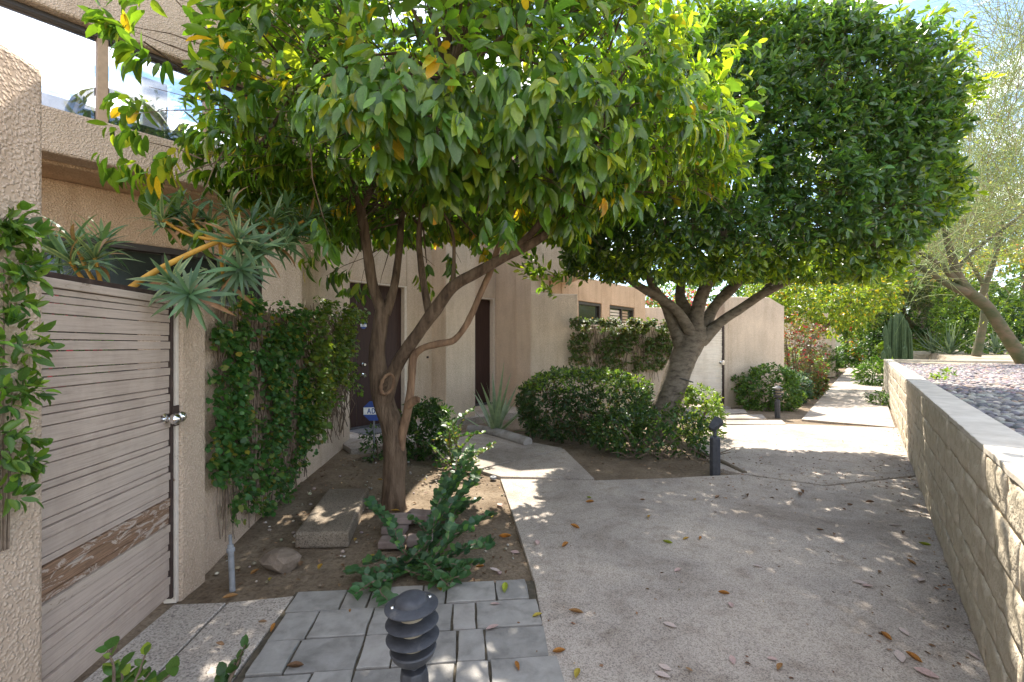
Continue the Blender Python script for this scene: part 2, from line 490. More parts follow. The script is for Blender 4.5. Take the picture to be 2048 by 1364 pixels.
class MB:
    def __init__(self):
        self.v, self.f = [], []

    def add(self, vs, fs):
        k = len(self.v)
        self.v += [tuple(p) for p in vs]
        self.f += [tuple(i + k for i in f) for f in fs]
        return self

    def prism(self, plan, z0, z1, z1s=None):
        """plan: list of 2-D points (ccw from above); z1s: own top height for each corner"""
        n = len(plan)
        a = sum(plan[i][0] * plan[(i + 1) % n][1] - plan[(i + 1) % n][0] * plan[i][1] for i in range(n))
        if a < 0:
            plan = plan[::-1]
            if z1s:
                z1s = z1s[::-1]
        z1s = z1s or [z1] * n
        vs = [(p[0], p[1], z0) for p in plan] + [(p[0], p[1], z) for p, z in zip(plan, z1s)]
        fs = [tuple(range(n - 1, -1, -1)), tuple(range(n, 2 * n))]
        fs += [(i, (i + 1) % n, n + (i + 1) % n, n + i) for i in range(n)]
        return self.add(vs, fs)

    def wall(self, a, b, t, z0, z1, side):
        """upright slab from plan point a to b, t thick towards plan vector side"""
        s = Vector(side[:2]).normalized() * t
        a, b = Vector(a[:2]), Vector(b[:2])
        return self.prism([a, b, b + s, a + s], z0, z1)

    def box(self, c, sx, sy, sz, rz=0.0):
        ca, sa = math.cos(rz), math.sin(rz)
        pl = []
        for dx, dy in ((-1, -1), (1, -1), (1, 1), (-1, 1)):
            x, y = dx * sx / 2, dy * sy / 2
            pl.append((c[0] + x * ca - y * sa, c[1] + x * sa + y * ca))
        return self.prism(pl, c[2] - sz / 2, c[2] + sz / 2)

    def tube(self, pts, rad, sides=8, bumpy=0.0, cap=True, seed=0.0, flat=1.0):
        pts = [Vector(p) for p in pts]
        n = len(pts)
        if isinstance(rad, (int, float)):
            rad = [rad] * n
        tang = []
        for i in range(n):
            t = pts[min(i + 1, n - 1)] - pts[max(i - 1, 0)]
            tang.append(t.normalized() if t.length > 1e-9 else Vector((0, 0, 1)))
        ref = Vector((0, 1, 0)) if abs(tang[0].y) < 0.9 else Vector((1, 0, 0))
        u = (ref - tang[0] * ref.dot(tang[0])).normalized()
        vs, fs = [], []
        for i in range(n):
            u = (u - tang[i] * u.dot(tang[i]))
            u = u.normalized() if u.length > 1e-6 else Vector((1, 0, 0))
            w = tang[i].cross(u)
            for k in range(sides):
                a = 2 * math.pi * k / sides
                d = u * math.cos(a) + w * math.sin(a) * flat
                r = rad[i]
                p = pts[i] + d * r
                if bumpy:
                    r *= 1 + bumpy * mnoise.noise(Vector((p.x * 7 + seed, p.y * 7, p.z * 4))) + 0.5 * bumpy * mnoise.noise(p * 19 + Vector((seed, 0, 0)))
                    p = pts[i] + d * r
                vs.append(p)
        for i in range(n - 1):
            for k in range(sides):
                k2 = (k + 1) % sides
                fs.append((i * sides + k, i * sides + k2, (i + 1) * sides + k2, (i + 1) * sides + k))
        if cap:
            fs.append(tuple(range(sides - 1, -1, -1)))
            fs.append(tuple(range((n - 1) * sides, n * sides)))
        return self.add(vs, fs)

    def lathe(self, c, prof, sides=24):
        vs, fs = [], []
        n = len(prof)
        for r, z in prof:
            for k in range(sides):
                a = 2 * math.pi * k / sides
                vs.append((c[0] + r * math.cos(a), c[1] + r * math.sin(a), c[2] + z))
        for i in range(n - 1):
            for k in range(sides):
                k2 = (k + 1) % sides
                fs.append((i * sides + k, i * sides + k2, (i + 1) * sides + k2, (i + 1) * sides + k))
        fs.append(tuple(range(sides - 1, -1, -1)))
        fs.append(tuple(range((n - 1) * sides, n * sides)))
        return self.add(vs, fs)

    def build(self, name, mat, parent=None, smooth=False, bev=0.0):
        o0 = org(parent)
        me = bpy.data.meshes.new(name)
        me.from_pydata([(p[0] - o0.x, p[1] - o0.y, p[2] - o0.z) for p in self.v], [], self.f)
        me.materials.append(M[mat])
        if smooth:
            me.polygons.foreach_set('use_smooth', [True] * len(me.polygons))
            me.set_sharp_from_angle(angle=math.radians(48))
        me.update()
        o = link(name, me, parent)
        if bev:
            bevel(o, bev)
        return o


def spline(ctrl, per=6):
    """Catmull-Rom through (Vector, radius) control points"""
    P = [Vector(c[0]) for c in ctrl]
    R = [c[1] for c in ctrl]
    P = [P[0] * 2 - P[1]] + P + [P[-1] * 2 - P[-2]]
    out, ro = [], []
    for i in range(1, len(P) - 2):
        for k in range(per):
            t = k / per
            a, b, c, d = P[i - 1], P[i], P[i + 1], P[i + 2]
            out.append(0.5 * ((2 * b) + (c - a) * t + (2 * a - 5 * b + 4 * c - d) * t * t + (3 * b - a - 3 * c + d) * t ** 3))
            ro.append(R[i - 1] * (1 - t) + R[i] * t)
    out.append(P[-2])
    ro.append(R[-1])
    return out, ro


# leaf templates: x across, y along, z up; quads only
T2_V = np.array([(0, 0, 0), (0.42, 0.30, 0.05), (0.40, 0.66, 0.03), (0, 1, -0.10), (-0.40, 0.66, 0.03), (-0.42, 0.30, 0.05)])
T2_F = np.array([(0, 1, 2, 3), (0, 3, 4, 5)])
T4_V = np.array([(0, 0, 0), (0.36, 0.18, 0.03), (0.5, 0.50, 0.03), (0.30, 0.82, -0.05), (0, 1, -0.17),
                 (-0.30, 0.82, -0.05), (-0.5, 0.50, 0.03), (-0.36, 0.18, 0.03), (0, 0.5, -0.045)])
T4_F = np.array([(0, 1, 2, 8), (8, 2, 3, 4), (0, 8, 6, 7), (8, 4, 5, 6)])
TR_V = np.array([(0, 0, 0.0), (0.46, 0.22, 0.05), (0.48, 0.62, 0.04), (0.0, 1.0, -0.04), (-0.48, 0.62, 0.04), (-0.46, 0.22, 0.05)])
TR_F = np.array([(0, 1, 2, 3), (0, 3, 4, 5)])


def unitv(a):
    return a / np.maximum(np.linalg.norm(a, axis=1, keepdims=True), 1e-9)


def frames(d, nrm):
    y = unitv(d)
    x = unitv(np.cross(y, nrm))
    z = np.cross(x, y)
    return x, y, z


def raw_mesh(name, V, F, cols_pt, mat, smooth=True):
    me = bpy.data.meshes.new(name)
    nv, nf = len(V), len(F)
    k = F.shape[1]
    me.vertices.add(nv)
    me.vertices.foreach_set('co', np.ascontiguousarray(V, dtype=np.float32).ravel())
    me.loops.add(nf * k)
    me.loops.foreach_set('vertex_index', np.ascontiguousarray(F, dtype=np.int32).ravel())
    me.polygons.add(nf)
    me.polygons.foreach_set('loop_start', np.arange(0, nf * k, k, dtype=np.int32))
    me.polygons.foreach_set('loop_total', np.full(nf, k, dtype=np.int32))
    me.polygons.foreach_set('use_smooth', np.full(nf, smooth))
    me.update(calc_edges=True)
    if cols_pt is not None:
        at = me.attributes.new('tint', 'FLOAT_COLOR', 'POINT')
        c4 = np.ones((nv, 4), dtype=np.float32)
        c4[:, :3] = cols_pt
        at.data.foreach_set('color', c4.ravel())
    me.materials.append(M[mat])
    me.validate()
    return me


def leaves_mesh(name, pos, d, nrm, ln, wd, cols, mat, tv=T2_V, tf=T2_F, offset=Vector((0, 0, 0)), curl=None):
    x, y, z = frames(d, nrm)
    n, k = len(pos), len(tv)
    T = np.repeat(tv[None], n, 0).copy()
    T[:, :, 2] *= RNG.uniform(0.2, 1.9, (n, 1))
    T[:, :, 0] += (0.10 * RNG.standard_normal((n, 1))) * T[:, :, 1] ** 2
    if curl is not None:
        T[:, :, 2] -= curl[:, None] * T[:, :, 1] ** 2
    V = pos[:, None] + T[:, :, 0:1] * (wd[:, None] * 1.0)[:, :, None] * x[:, None] + T[:, :, 1:2] * ln[:, None, None] * y[:, None] + T[:, :, 2:3] * ln[:, None, None] * z[:, None]
    V = V.reshape(-1, 3) - np.array(offset)
    F = (tf[None] + (np.arange(n) * k)[:, None, None]).reshape(-1, tf.shape[1])
    return raw_mesh(name, V, F, np.repeat(cols, k, 0), mat)


def palette(n, entries, jit=0.18):
    """entries: (weight, colour)"""
    w = np.array([e[0] for e in entries], float)
    c = np.array([e[1] for e in entries], float)
    i = RNG.choice(len(entries), n, p=w / w.sum())
    return np.clip(c[i] * (1 + jit * RNG.standard_normal((n, 1))) * (1 + 0.06 * RNG.standard_normal((n, 3))), 0.004, 0.9)


def leaf_objects(parent, name, pos, d, nrm, ln, wd, cols, mat, tv=T4_V, tf=T4_F, variants=12, curl=0.0):
    """single leaves as parts of their own, sharing a few meshes"""
    x, y, z = frames(d, nrm)
    order = np.argsort(cols[:, 0] - 0.5 * cols[:, 1])
    vid = np.empty(len(pos), int)
    vid[order] = np.arange(len(pos)) * variants // max(1, len(pos))
    meshes = []
    for v in range(variants):
        sel = np.where(vid == v)[0]
        c = cols[sel].mean(0) if len(sel) else np.array((0.1, 0.1, 0.05))
        T = tv.copy()
        T[:, 0] += 0.10 * RNG.standard_normal() * T[:, 1] ** 2
        T[:, 0] *= float(np.mean(wd / ln)) * RNG.uniform(0.85, 1.15)
        T[:, 2] *= RNG.uniform(0.3, 2.0)
        T[:, 2] -= (curl + 0.08 * RNG.standard_normal()) * T[:, 1] ** 2
        meshes.append(raw_mesh(name, T, tf, np.repeat(c[None], len(T), 0), mat))
    o0 = np.array(org(parent))
    for i in range(len(pos)):
        o = link(name, meshes[vid[i]], parent)
        mtx = Matrix.Identity(4)
        for r in range(3):
            mtx[r][0], mtx[r][1], mtx[r][2] = x[i, r] * ln[i], y[i, r] * ln[i], z[i, r] * ln[i]
            mtx[r][3] = pos[i, r] - o0[r]
        o.matrix_basis = mtx


def twig_leaves(c, out, per, ln, spread=0.85, droop=0.35, up=0.6, twig=0.16, lnvar=0.22, aspect=0.48):
    """leaves set round twigs that start at c and point along out"""
    n = len(c)
    idx = np.repeat(np.arange(n), per)
    m = len(idx)
    s = RNG.random((m, 1))
    rad = RNG.standard_normal((m, 3))
    o = unitv(out + 0.25 * RNG.standard_normal(out.shape))[idx]
    rad = unitv(rad - o * (rad * o).sum(1, keepdims=True))
    pos = c[idx] + o * (s * twig) + rad * 0.008
    d = unitv(o * (0.35 + 0.6 * s) + rad * spread + np.array((0, 0, -droop)) * (0.5 + RNG.random((m, 1))))
    nrm = unitv(np.array((0, 0, up)) + o * 0.5 + 0.45 * RNG.standard_normal((m, 3)))
    L = ln * (1 + lnvar * RNG.standard_normal(m)).clip(0.45, 1.6)
    return pos, d, nrm, L, L * aspect * (1 + 0.1 * RNG.standard_normal(m)), idx


def super_shell(n, c, r, p=2.6, inner=0.72, bottom=-1.0, rough=0.10, seed=0.0, fr=1.4):
    """points near the skin of a super-ellipsoid, with outward directions"""
    pts, outs = [], []
    c, r = np.array(c), np.array(r)
    while len(pts) < n:
        k = 4000
        u = unitv(RNG.standard_normal((k, 3)))
        s = (np.abs(u) ** p).sum(1) ** (-1.0 / p)
        q = u * s[:, None]
        # weight by area: thin out points crowded at the ends of the short axes
        g = np.sign(q) * np.abs(q) ** (p - 1) / r
        f = inner + (1 - inner) * np.sqrt(RNG.random(k))
        w = c + q * r * f[:, None]
        for i in range(k):
            if q[i, 2] < bottom:
                continue
            b = 1 + rough * mnoise.noise(Vector((w[i] * fr + seed).tolist())) * 1.6
            pts.append(c + q[i] * r * f[i] * b)
            outs.append(g[i])
            if len(pts) >= n:
                break
    return np.array(pts), unitv(np.array(outs))


def in_view(P, mx=60):
    """on-frame test for points (pixels of the 2048 px frame)"""
    d = np.maximum(P[:, 1], 0.05)
    px = CX + P[:, 0] / d * FOC
    py = HOR - (P[:, 2] - CAM_H) / d * FOC
    return (P[:, 1] > 0.3) & (px > -mx) & (px < 2048 + mx) & (py > -mx) & (py < 1364 + mx), px, py


# ------------------------------------------------------------------ ground
def make_ground():
    xs = np.concatenate([np.linspace(-160, -6, 10), np.linspace(-5, 8, 131), np.linspace(9, 200, 14)])
    ys = np.concatenate([np.linspace(-30, -1, 6), np.linspace(0, 13, 131), np.linspace(14, 260, 16)])
    V, F = [], []
    for y in ys:
        for x in xs:
            z = -0.055
            if -5 < x < 8 and 0 < y < 13:
                z = -0.032 + 0.020 * mnoise.noise(Vector((x * 1.7, y * 1.7, 0))) + 0.007 * mnoise.noise(Vector((x * 7, y * 7, 3)))
                if x < -0.6 and 2.9 < y < 9:
                    k = min(1, (-0.6 - x) / 1.6) * min(1, (y - 2.9) / 1.5)
                    z += 0.085 * k
            V.append((x, y, z))
    nx = len(xs)
    for j in range(len(ys) - 1):
        for i in range(nx - 1):
            F.append((j * nx + i, j * nx + i + 1, (j + 1) * nx + i + 1, (j + 1) * nx + i))
    mb = MB()
    mb.v, mb.f = V, F
    o = mb.build('ground', 'soil', None, True)
    tag(o, kind='structure')


make_ground()


def shrink(poly, gap):
    c = sum((Vector(p[:2]) for p in poly), Vector((0, 0))) / len(poly)
    out = []
    for p in poly:
        v = Vector(p[:2]) - c
        out.append(c + v * (1 - gap / max(v.length, 0.05)))
    return out


def W(u, s):
    """plan point u metres along the walk, s metres right of the eye's own line"""
    return PDIR * u + PQ * s


WALL_S = 0.4335
CO = 0.0
slabs = tag(thing('concrete_walk', (0, 0, 0), None, None), kind='structure')


def slab(poly, z1=0.0, th=0.12, mat='concrete', gap=0.008, parent=slabs, name='slab', bev=0.006):
    return MB().prism(shrink(poly, gap), z1 - th, z1).build(name, mat, parent, False, bev)


pA = [G(1000, 957), G(1190, 960), G(1330, 956), G(1480, 948)]
wall_pt = W(7.05, WALL_S + 0.05)
slab([V2(0.26, 0.3), V2(0.175, 2.05)] + [G(1068, 1168), G(1031, 1050)] + pA + [G(1650, 972), wall_pt, W(0.5, WALL_S + 0.05), V2(0.26, -0.4)])
# short walk to the doors
slab([G(1000, 953), G(955, 940), G(1128, 897), G(1190, 957)])
slab([G(953, 939), G(866, 914), G(905, 868), G(950, 862), G(1044, 880), G(1126, 896)])
# bright court in front of the far gate and the walk beyond it
slab([G(1484, 947), G(1650, 970), W(7.08, WALL_S + 0.05), W(10.9, WALL_S + 0.05), G(1590, 848), G(1400, 851), G(1398, 905), G(1440, 938)])
cur = 10.93
k = 0
for ln in (3.3, 3.4, 3.3, 3.4, 3.4, 3.4, 6.0, 6.0, 9.0, 12.0):
    slab([W(cur, -1.06), W(cur + ln, -1.06 - 0.0 * k), W(cur + ln, WALL_S - 0.03 if cur < 19 else 0.75), W(cur, WALL_S - 0.03 if cur < 19 else 0.75)], -0.002 * (k % 2))
    cur += ln + 0.012
    k += 1
# stepping slabs in front of the far gate
step = tag(thing('stepping_slabs', (0, 0, 0), None, None), kind='structure')
for i, (xa, xb, ya, yb) in enumerate([(1372, 1462, 811, 817), (1383, 1496, 819, 827), (1402, 1533, 830, 838), (1440, 1572, 841, 849)]):
    a, b, c, d = G(xa, yb), G(xb, yb), G(xb - 8, ya), G(xa - 22, ya)
    slab([a, b, c, d], 0.012, 0.1, 'concrete', 0.0, step, 'stepping_slab')

# door landing
land = tag(thing('door_landing', (0, 0, 0), None, None), kind='structure')
slab([G(702, 899, 0.11), G(868, 880, 0.11), V2(-1.02, 8.62), V2(-1.7, 9.2), V2(-3.1, 7.7), V2(-2.55, 6.7)], 0.115, 0.2, 'concrete', 0.0, land)
slab([V2(-1.2, 8.45), V2(0.1, 9.6), V2(0.35, 10.1), V2(-0.6, 11.2), V2(-1.7, 10.0)], 0.10, 0.2, 'concrete', 0.0, land)

# exposed-aggregate apron before the near gate
apron = tag(thing('gate_apron', (0, 0, 0), None, None), kind='structure')
aL0, aL1 = G(345, 1203), G(455, 1208)
slab([G(348, 1207), G(452, 1203), V2(-1.55, 1.0), V2(-1.85, 1.0)], -0.004, 0.1, 'aggregate', 0.0, apron)
slab([G(457, 1203), G(588, 1190), V2(-1.20, 1.0), V2(-1.54, 1.0)], -0.004, 0.1, 'aggregate', 0.0, apron)

# grey pavers
pav = tag(thing('paver_patio', (0, 0, 0), None, None), kind='structure')
PO = Vector((-1.302, 2.805))               # far left corner of the pavers
PX, PY = GQ, -GDIR
ROWS = [(0.225, [0.30, 0.15, 0.31, 0.14, 0.30, 0.20]), (0.255, [0.19, 0.30, 0.30, 0.145, 0.13, 0.36]), (0.25, [0.17, 0.32, 0.16, 0.31, 0.14, 0.34]),
        (0.26, [0.30, 0.19, 0.28, 0.18, 0.16, 0.33]), (0.25, [0.16, 0.31, 0.31, 0.14, 0.32, 0.2]), (0.26, [0.31, 0.15, 0.3, 0.3, 0.15, 0.23]), (0.25, [0.2, 0.3, 0.15, 0.3, 0.3, 0.19])]
vv = 0.0
for depth, ws in ROWS:
    uu = random.uniform(-0.01, 0.01) + 0.03 * vv
    for w in ws:
        g = 0.0058
        c0 = PO + PX * (uu + g) + PY * (vv + g)
        c1 = PO + PX * (uu + w - g) + PY * (vv + g)
        c2 = PO + PX * (uu + w - g) + PY * (vv + depth - g)
        c3 = PO + PX * (uu + g) + PY * (vv + depth - g)
        pl = []
        for a, b in ((c0, c1), (c1, c2), (c2, c3), (c3, c0)):
            for t in (0.0, 0.33, 0.66):
                j = 0.0035
                pl.append(a.lerp(b, t) + Vector((random.uniform(-j, j), random.uniform(-j, j))))
        z = 0.002 + random.uniform(-0.005, 0.005)
        tl = random.uniform(-0.004, 0.004)
        MB().prism(pl, z - 0.06, z).build('paver', random.choice(('paver', 'paver', 'paver_dark', 'paver_light')), pav, False, 0.004)
        uu += w
    vv += depth
# sandy bed under the pavers
tag(MB().prism([PO + PX * -0.02 + PY * -0.01, PO + PX * 1.46, PO + PX * 1.46 + PY * 1.85, PO + PX * -0.02 + PY * 1.85], -0.08, -0.011).build('paver_bed', 'joint'), kind='structure')

# ------------------------------------------------------------------ retaining wall, terrace, pebbles
WALL_TOP = 1.03
rw = thing('retaining_wall', W(8, WALL_S).to_3d(), 'low tan slump-block retaining wall with pale top running along the walk', 'wall')
U0, U1 = 1.0, 19.7
MB().prism([W(U0, WALL_S + 0.011), W(U1 - 0.01, WALL_S + 0.011), W(U1 - 0.01, WALL_S + 0.19), W(U0, WALL_S + 0.19)], -0.1, WALL_TOP - 0.034).build('mortar_core', 'mortar', rw)


def block_mesh(i, ln=0.402, ht=0.197, th=0.05):
    nx, nz = 13, 7
    V, F = [], []
    sag = random.uniform(-0.004, 0.012)
    for j in range(nz):
        for k in range(nx):
            a, b = k / (nx - 1), j / (nz - 1)
            edge = min(3 * a + 0.03, 3 * (1 - a) + 0.03, 0.5 * b + 0.0, 0.5 * (1 - b))
            pillow = min(1.0, edge / 0.07) ** 0.6
            off = 0.0065 * pillow + 0.011 * mnoise.noise(Vector((a * 3 + i * 7, b * 2, i))) * pillow + 0.0045 * mnoise.noise(Vector((a * 11 + i * 5, b * 7, i)))
            V.append(((a - 0.5) * ln + 0.004 * mnoise.noise(Vector((b * 5, i * 3.3, a * 9))), -off, (b - 0.5) * ht + sag * math.sin(a * math.pi) * (b - 0.5)))
    base = len(V)
    for j, k in [(0, 0), (0, nx - 1), (nz - 1, nx - 1), (nz - 1, 0)]:
        v = V[j * nx + k]
        V.append((v[0], th, v[2]))
    for j in range(nz - 1):
        for k in range(nx - 1):
            F.append((j * nx + k, j * nx + k + 1, (j + 1) * nx + k + 1, (j + 1) * nx + k))
    F.append((base, base + 1, *[k for k in range(nx - 1, -1, -1)]))
    F.append((base + 2, base + 3, *[(nz - 1) * nx + k for k in range(nx)]))
    F.append((base + 1, base + 2, *[j * nx + nx - 1 for j in range(nz - 1, -1, -1)]))
    F.append((base + 3, base, *[j * nx for j in range(nz)]))
    me = bpy.data.meshes.new('block')
    me.from_pydata(V, [], F)
    me.materials.append(M['block'])
    me.polygons.foreach_set('use_smooth', [p < (nx - 1) * (nz - 1) for p in range(len(F))])
    me.update()
    return me


BLK = [block_mesh(i) for i in range(16)]
ang = math.atan2(PDIR.y, PDIR.x)
for course in range(5):
    u = U0 + (0.2 if course % 2 else 0.0)
    while u + 0.4 < U1 + 0.15:
        o = link('block', random.choice(BLK), rw)
        p = W(u + 0.2, WALL_S + random.uniform(-0.003, 0.006))
        z = course * 0.2 + 0.098
        ro = org(rw)
        o.location = (p.x - ro.x, p.y - ro.y, z - ro.z)
        o.rotation_euler = (random.uniform(-0.012, 0.012), 0, ang + math.pi + random.uniform(-0.008, 0.008))
        u += 0.405
u = U0
while u < U1:
    ln = min(0.81, U1 - u)
    j = random.uniform(-0.003, 0.003)
    fe = [W(u + 0.002 + (ln - 0.004) * q / 14, WALL_S - 0.004 + j + 0.007 * mnoise.noise(Vector((u * 9 + q * 1.7, 3, 0)))) for q in range(15)]
    MB().prism(fe + [W(u + ln - 0.002, WALL_S + 0.205), W(u + 0.002, WALL_S + 0.205)], WALL_TOP - 0.033, WALL_TOP + random.uniform(-0.002, 0.002)).build('cap_stone', 'cap', rw, False, 0.005)
    u += ln

# raised terrace behind the wall, then rising ground
ter = MB()
tx = np.concatenate([np.linspace(WALL_S + 0.19, 8, 30), np.linspace(9, 90, 20)])
ty = np.concatenate([np.linspace(0.5, 19.72, 60), np.linspace(20.2, 120, 26)])
tv, tfc = [], []
for u in ty:
    for s in tx:
        p = W(u, s)
        z = 0.955 + 0.02 * mnoise.noise(Vector((p.x * 1.3, p.y * 1.3, 0)))
        z += 0.05 * min(6.0, max(0.0, s - 3.5)) + 0.02 * max(0, min(8, u - 20))
        if u > 19.9 and s < 2.2:
            z = -0.05 if s < 1.9 else 0.4
        tv.append((p.x, p.y, z))
nx = len(tx)
for j in range(len(ty) - 1):
    for i in range(nx - 1):
        tfc.append((j * nx + i, (j + 1) * nx + i, (j + 1) * nx + i + 1, j * nx + i + 1))
ter.v, ter.f = tv, [f[::-1] for f in tfc]
terrace = tag(ter.build('terrace', 'sand', None, True), kind='structure')
# return wall at the far end of the pebble bed
rw2 = thing('planter_wall', W(19.8, 1.0).to_3d(), 'pale block wall closing the far end of the pebble bed', 'wall')
for course in range(5):
    for i in range(9):
        o = link('block', random.choice(BLK), rw2)
        p = W(19.76, WALL_S + 0.2 + i * 0.405 + (0.2 if course % 2 else 0))
        o.location = p.to_3d() + Vector((0, 0, course * 0.2 + 0.1)) - org(rw2)
        o.rotation_euler = (0, 0, math.atan2(PQ.y, PQ.x) + math.pi)
MB().prism([W(19.705, WALL_S), W(19.9, WALL_S), W(19.9, 4.6), W(19.705, 4.6)], -0.05, 1.025).build('wall_core', 'cap', rw2, False, 0.006)

ICO_V, ICO_F = None, None


def ico(sub):
    import bmesh
    bm = bmesh.new()
    bmesh.ops.create_icosphere(bm, subdivisions=sub, radius=1.0)
    v = np.array([p.co[:] for p in bm.verts])
    bm.verts.index_update()
    f = np.array([[q.index for q in p.verts] for p in bm.faces])
    bm.free()
    return v, f


I1V, I1F = ico(1)
I2V, I2F = ico(2)
PEB_COL = [(3, (0.265, 0.22, 0.21)), (3, (0.19, 0.165, 0.175)), (1.6, (0.33, 0.25, 0.22)), (1.6, (0.39, 0.34, 0.31)), (1.4, (0.13, 0.118, 0.125)), (0.7, (0.36, 0.23, 0.18))]


def make_pebbles():
    bed = tag(thing('pebble_bed', (0, 0, 0), None, None), kind='structure')
    pts = []
    u = 1.2
    while u < 19.4:
        step_ = 0.050 + 0.0022 * u
        smax = 0.70 + 0.36 * (u - 1.0) + 0.5
        smax = min(smax, 4.3)
        s = WALL_S + 0.235
        while s < smax:
            w = W(u + random.uniform(-0.4, 0.4) * step_, s + random.uniform(-0.4, 0.4) * step_)
            bare = u > 14.2 and mnoise.noise(Vector((w.x * 0.5, w.y * 0.5, 9))) + (u - 16.5) * 0.3 > 0.15
            if not bare:
                pts.append((w.x, w.y, 0.965 + 0.02 * mnoise.noise(Vector((w.x * 1.3, w.y * 1.3, 0))) + 0.05 * min(6, max(0, s - 3.5)) + random.uniform(-0.004, 0.016), step_))
            s += step_ * 0.95
        u += step_ * 0.95
    P = np.array(pts)
    vis, px, py = in_view(P[:, :3], 0)
    order = np.argsort(np.where(vis, P[:, 1], 1e3))
    near = order[:300]
    rest = order[300:]
    meshes = []
    cols = palette(12, PEB_COL, 0.12)
    for i in range(12):
        v = I2V.copy()
        v *= 1 + 0.12 * np.array([[mnoise.noise(Vector((p * 1.3 + i * 5).tolist()))] for p in v])
        meshes.append(raw_mesh('pebble', v, I2F, np.repeat(cols[i][None], len(v), 0), 'stone_t'))
    for i in near:
        o = link('pebble', random.choice(meshes), bed)
        r = P[i, 3] * 0.62
        o.location = P[i, :3]
        o.scale = (r * random.uniform(0.8, 1.25), r * random.uniform(0.65, 1.0), r * random.uniform(0.45, 0.65))
        o.rotation_euler = (random.uniform(-0.3, 0.3), random.uniform(-0.3, 0.3), random.uniform(0, 6.28))
    n = len(rest)
    R = P[rest, 3] * 0.62
    a = RNG.random(n) * 6.283
    sx, sy, sz = R * RNG.uniform(0.8, 1.25, n), R * RNG.uniform(0.65, 1.0, n), R * RNG.uniform(0.45, 0.65, n)
    L = I1V[None] * np.stack([sx, sy, sz], 1)[:, None]
    X = L[:, :, 0] * np.cos(a)[:, None] - L[:, :, 1] * np.sin(a)[:, None]
    Y = L[:, :, 0] * np.sin(a)[:, None] + L[:, :, 1] * np.cos(a)[:, None]
    V = np.stack([X, Y, L[:, :, 2]], 2) + P[rest, None, :3]
    F = (I1F[None] + (np.arange(n) * len(I1V))[:, None, None]).reshape(-1, 3)
    me = raw_mesh('pebbles', V.reshape(-1, 3), F, np.repeat(palette(n, PEB_COL, 0.15), len(I1V), 0), 'stone_t')
    tag(link('pebbles', me, bed), kind='stuff')


make_pebbles()

# ------------------------------------------------------------------ near house with the glazed balcony (left)
GA = V2(-1.878, 1.792)                   # near end of the gate
GB = V2(-1.997, 2.706)                   # far end of the gate
TW0 = V2(-2.21, 4.855)                   # near end of the tall wall
TW1 = V2(-2.41, 6.85)                    # its corner by the door


h1 = thing('townhouse', (-3.6, 4.0, 0), 'tan stucco house with a glazed balcony above the dark ribbon window, at the left edge', 'house')
BB = V2(-3.465, 3.31)                    # balcony face at the gate pier's sight line


def bp(t, n=0.0):
    return BB + BDIR * t + BN * n


def bwall(name, t0, t1, n0, n1, z0, z1, mat='stucco_warm', parent=h1, bev=0.02):
    return MB().prism([bp(t0, n0), bp(t1, n0), bp(t1, n1), bp(t0, n1)], z0, z1).build(name, mat, parent, False, bev)


bwall('balcony_parapet', -2.5, 2.25, 0.0, 0.22, 2.92, 3.26, 'stucco')
bwall('balcony_floor', -2.5, 2.24, 0.221, 2.6, 2.90, 3.05, 'stucco_warm')
bwall('header_beam', -2.5, 2.25, -0.02, 0.25, 3.97, 4.75, 'stucco')
bwall('roof', -2.5, 2.2, 0.26, 0.9, 4.5, 4.75, 'stucco')
bwall('end_pier', 1.95, 2.24, 0.003, 0.30, 3.261, 3.969, 'stucco')
bwall('house_wall', -2.5, 2.35, 0.66, 0.9, 2.44, 2.90, 'stucco_warm')
bwall('house_wall', 2.2, 2.35, 0.66, 0.9, -0.05, 2.439, 'stucco_warm')
bwall('house_wall', -2.5, 2.2, 0.66, 0.9, -0.05, 0.8, 'stucco_warm')
# ribbon window
wi = bwall('window', -2.5, 2.2, 0.72, 0.745, 0.8, 2.38, 'glass_dark', h1, 0)
for t in (-1.6, -0.75, 0.1, 0.95, 1.8):
    bwall('mullion', t - 0.03, t + 0.03, 0.685, 0.75, 0.8, 2.38, 'dark_frame', wi, 0)
bwall('window_head', -2.5, 2.2, 0.64, 0.76, 2.38, 2.438, 'dark_frame', wi, 0.004)
# balcony glazing
for a, b in ((-1.2, -0.2), (-0.2, 0.365), (0.435, 1.1), (1.16, 1.94)):
    bwall('glass_pane', a + 0.012, b - 0.012, 0.10, 0.108, 3.262, 3.93, 'glass', h1, 0)
bwall('head_rail', -2.5, 1.94, 0.06, 0.16, 3.93, 3.969, 'dark_frame', h1, 0.004)
for t in (0.40, 1.13, -1.22):
    bwall('mullion', t - 0.033, t + 0.033, 0.05, 0.15, 3.261, 3.929, 'frame_tan', h1, 0.004)
# things on the balcony
cu = bwall('sky_screen', -2.5, 3.2, 2.35, 2.37, 3.06, 4.25, 'white_screen', None, 0)  # added white screen, stands in for bright sky in the balcony glass
tag(cu, 'white screen added behind the balcony chairs for the bright sky in the glass', 'blind')
po = bwall('balcony_post', 0.98, 1.22, 1.9, 2.05, 3.06, 4.6, 'pole_blue', None, 0.01)
tag(po, 'blue-grey square post standing on the balcony behind the glass', 'post')


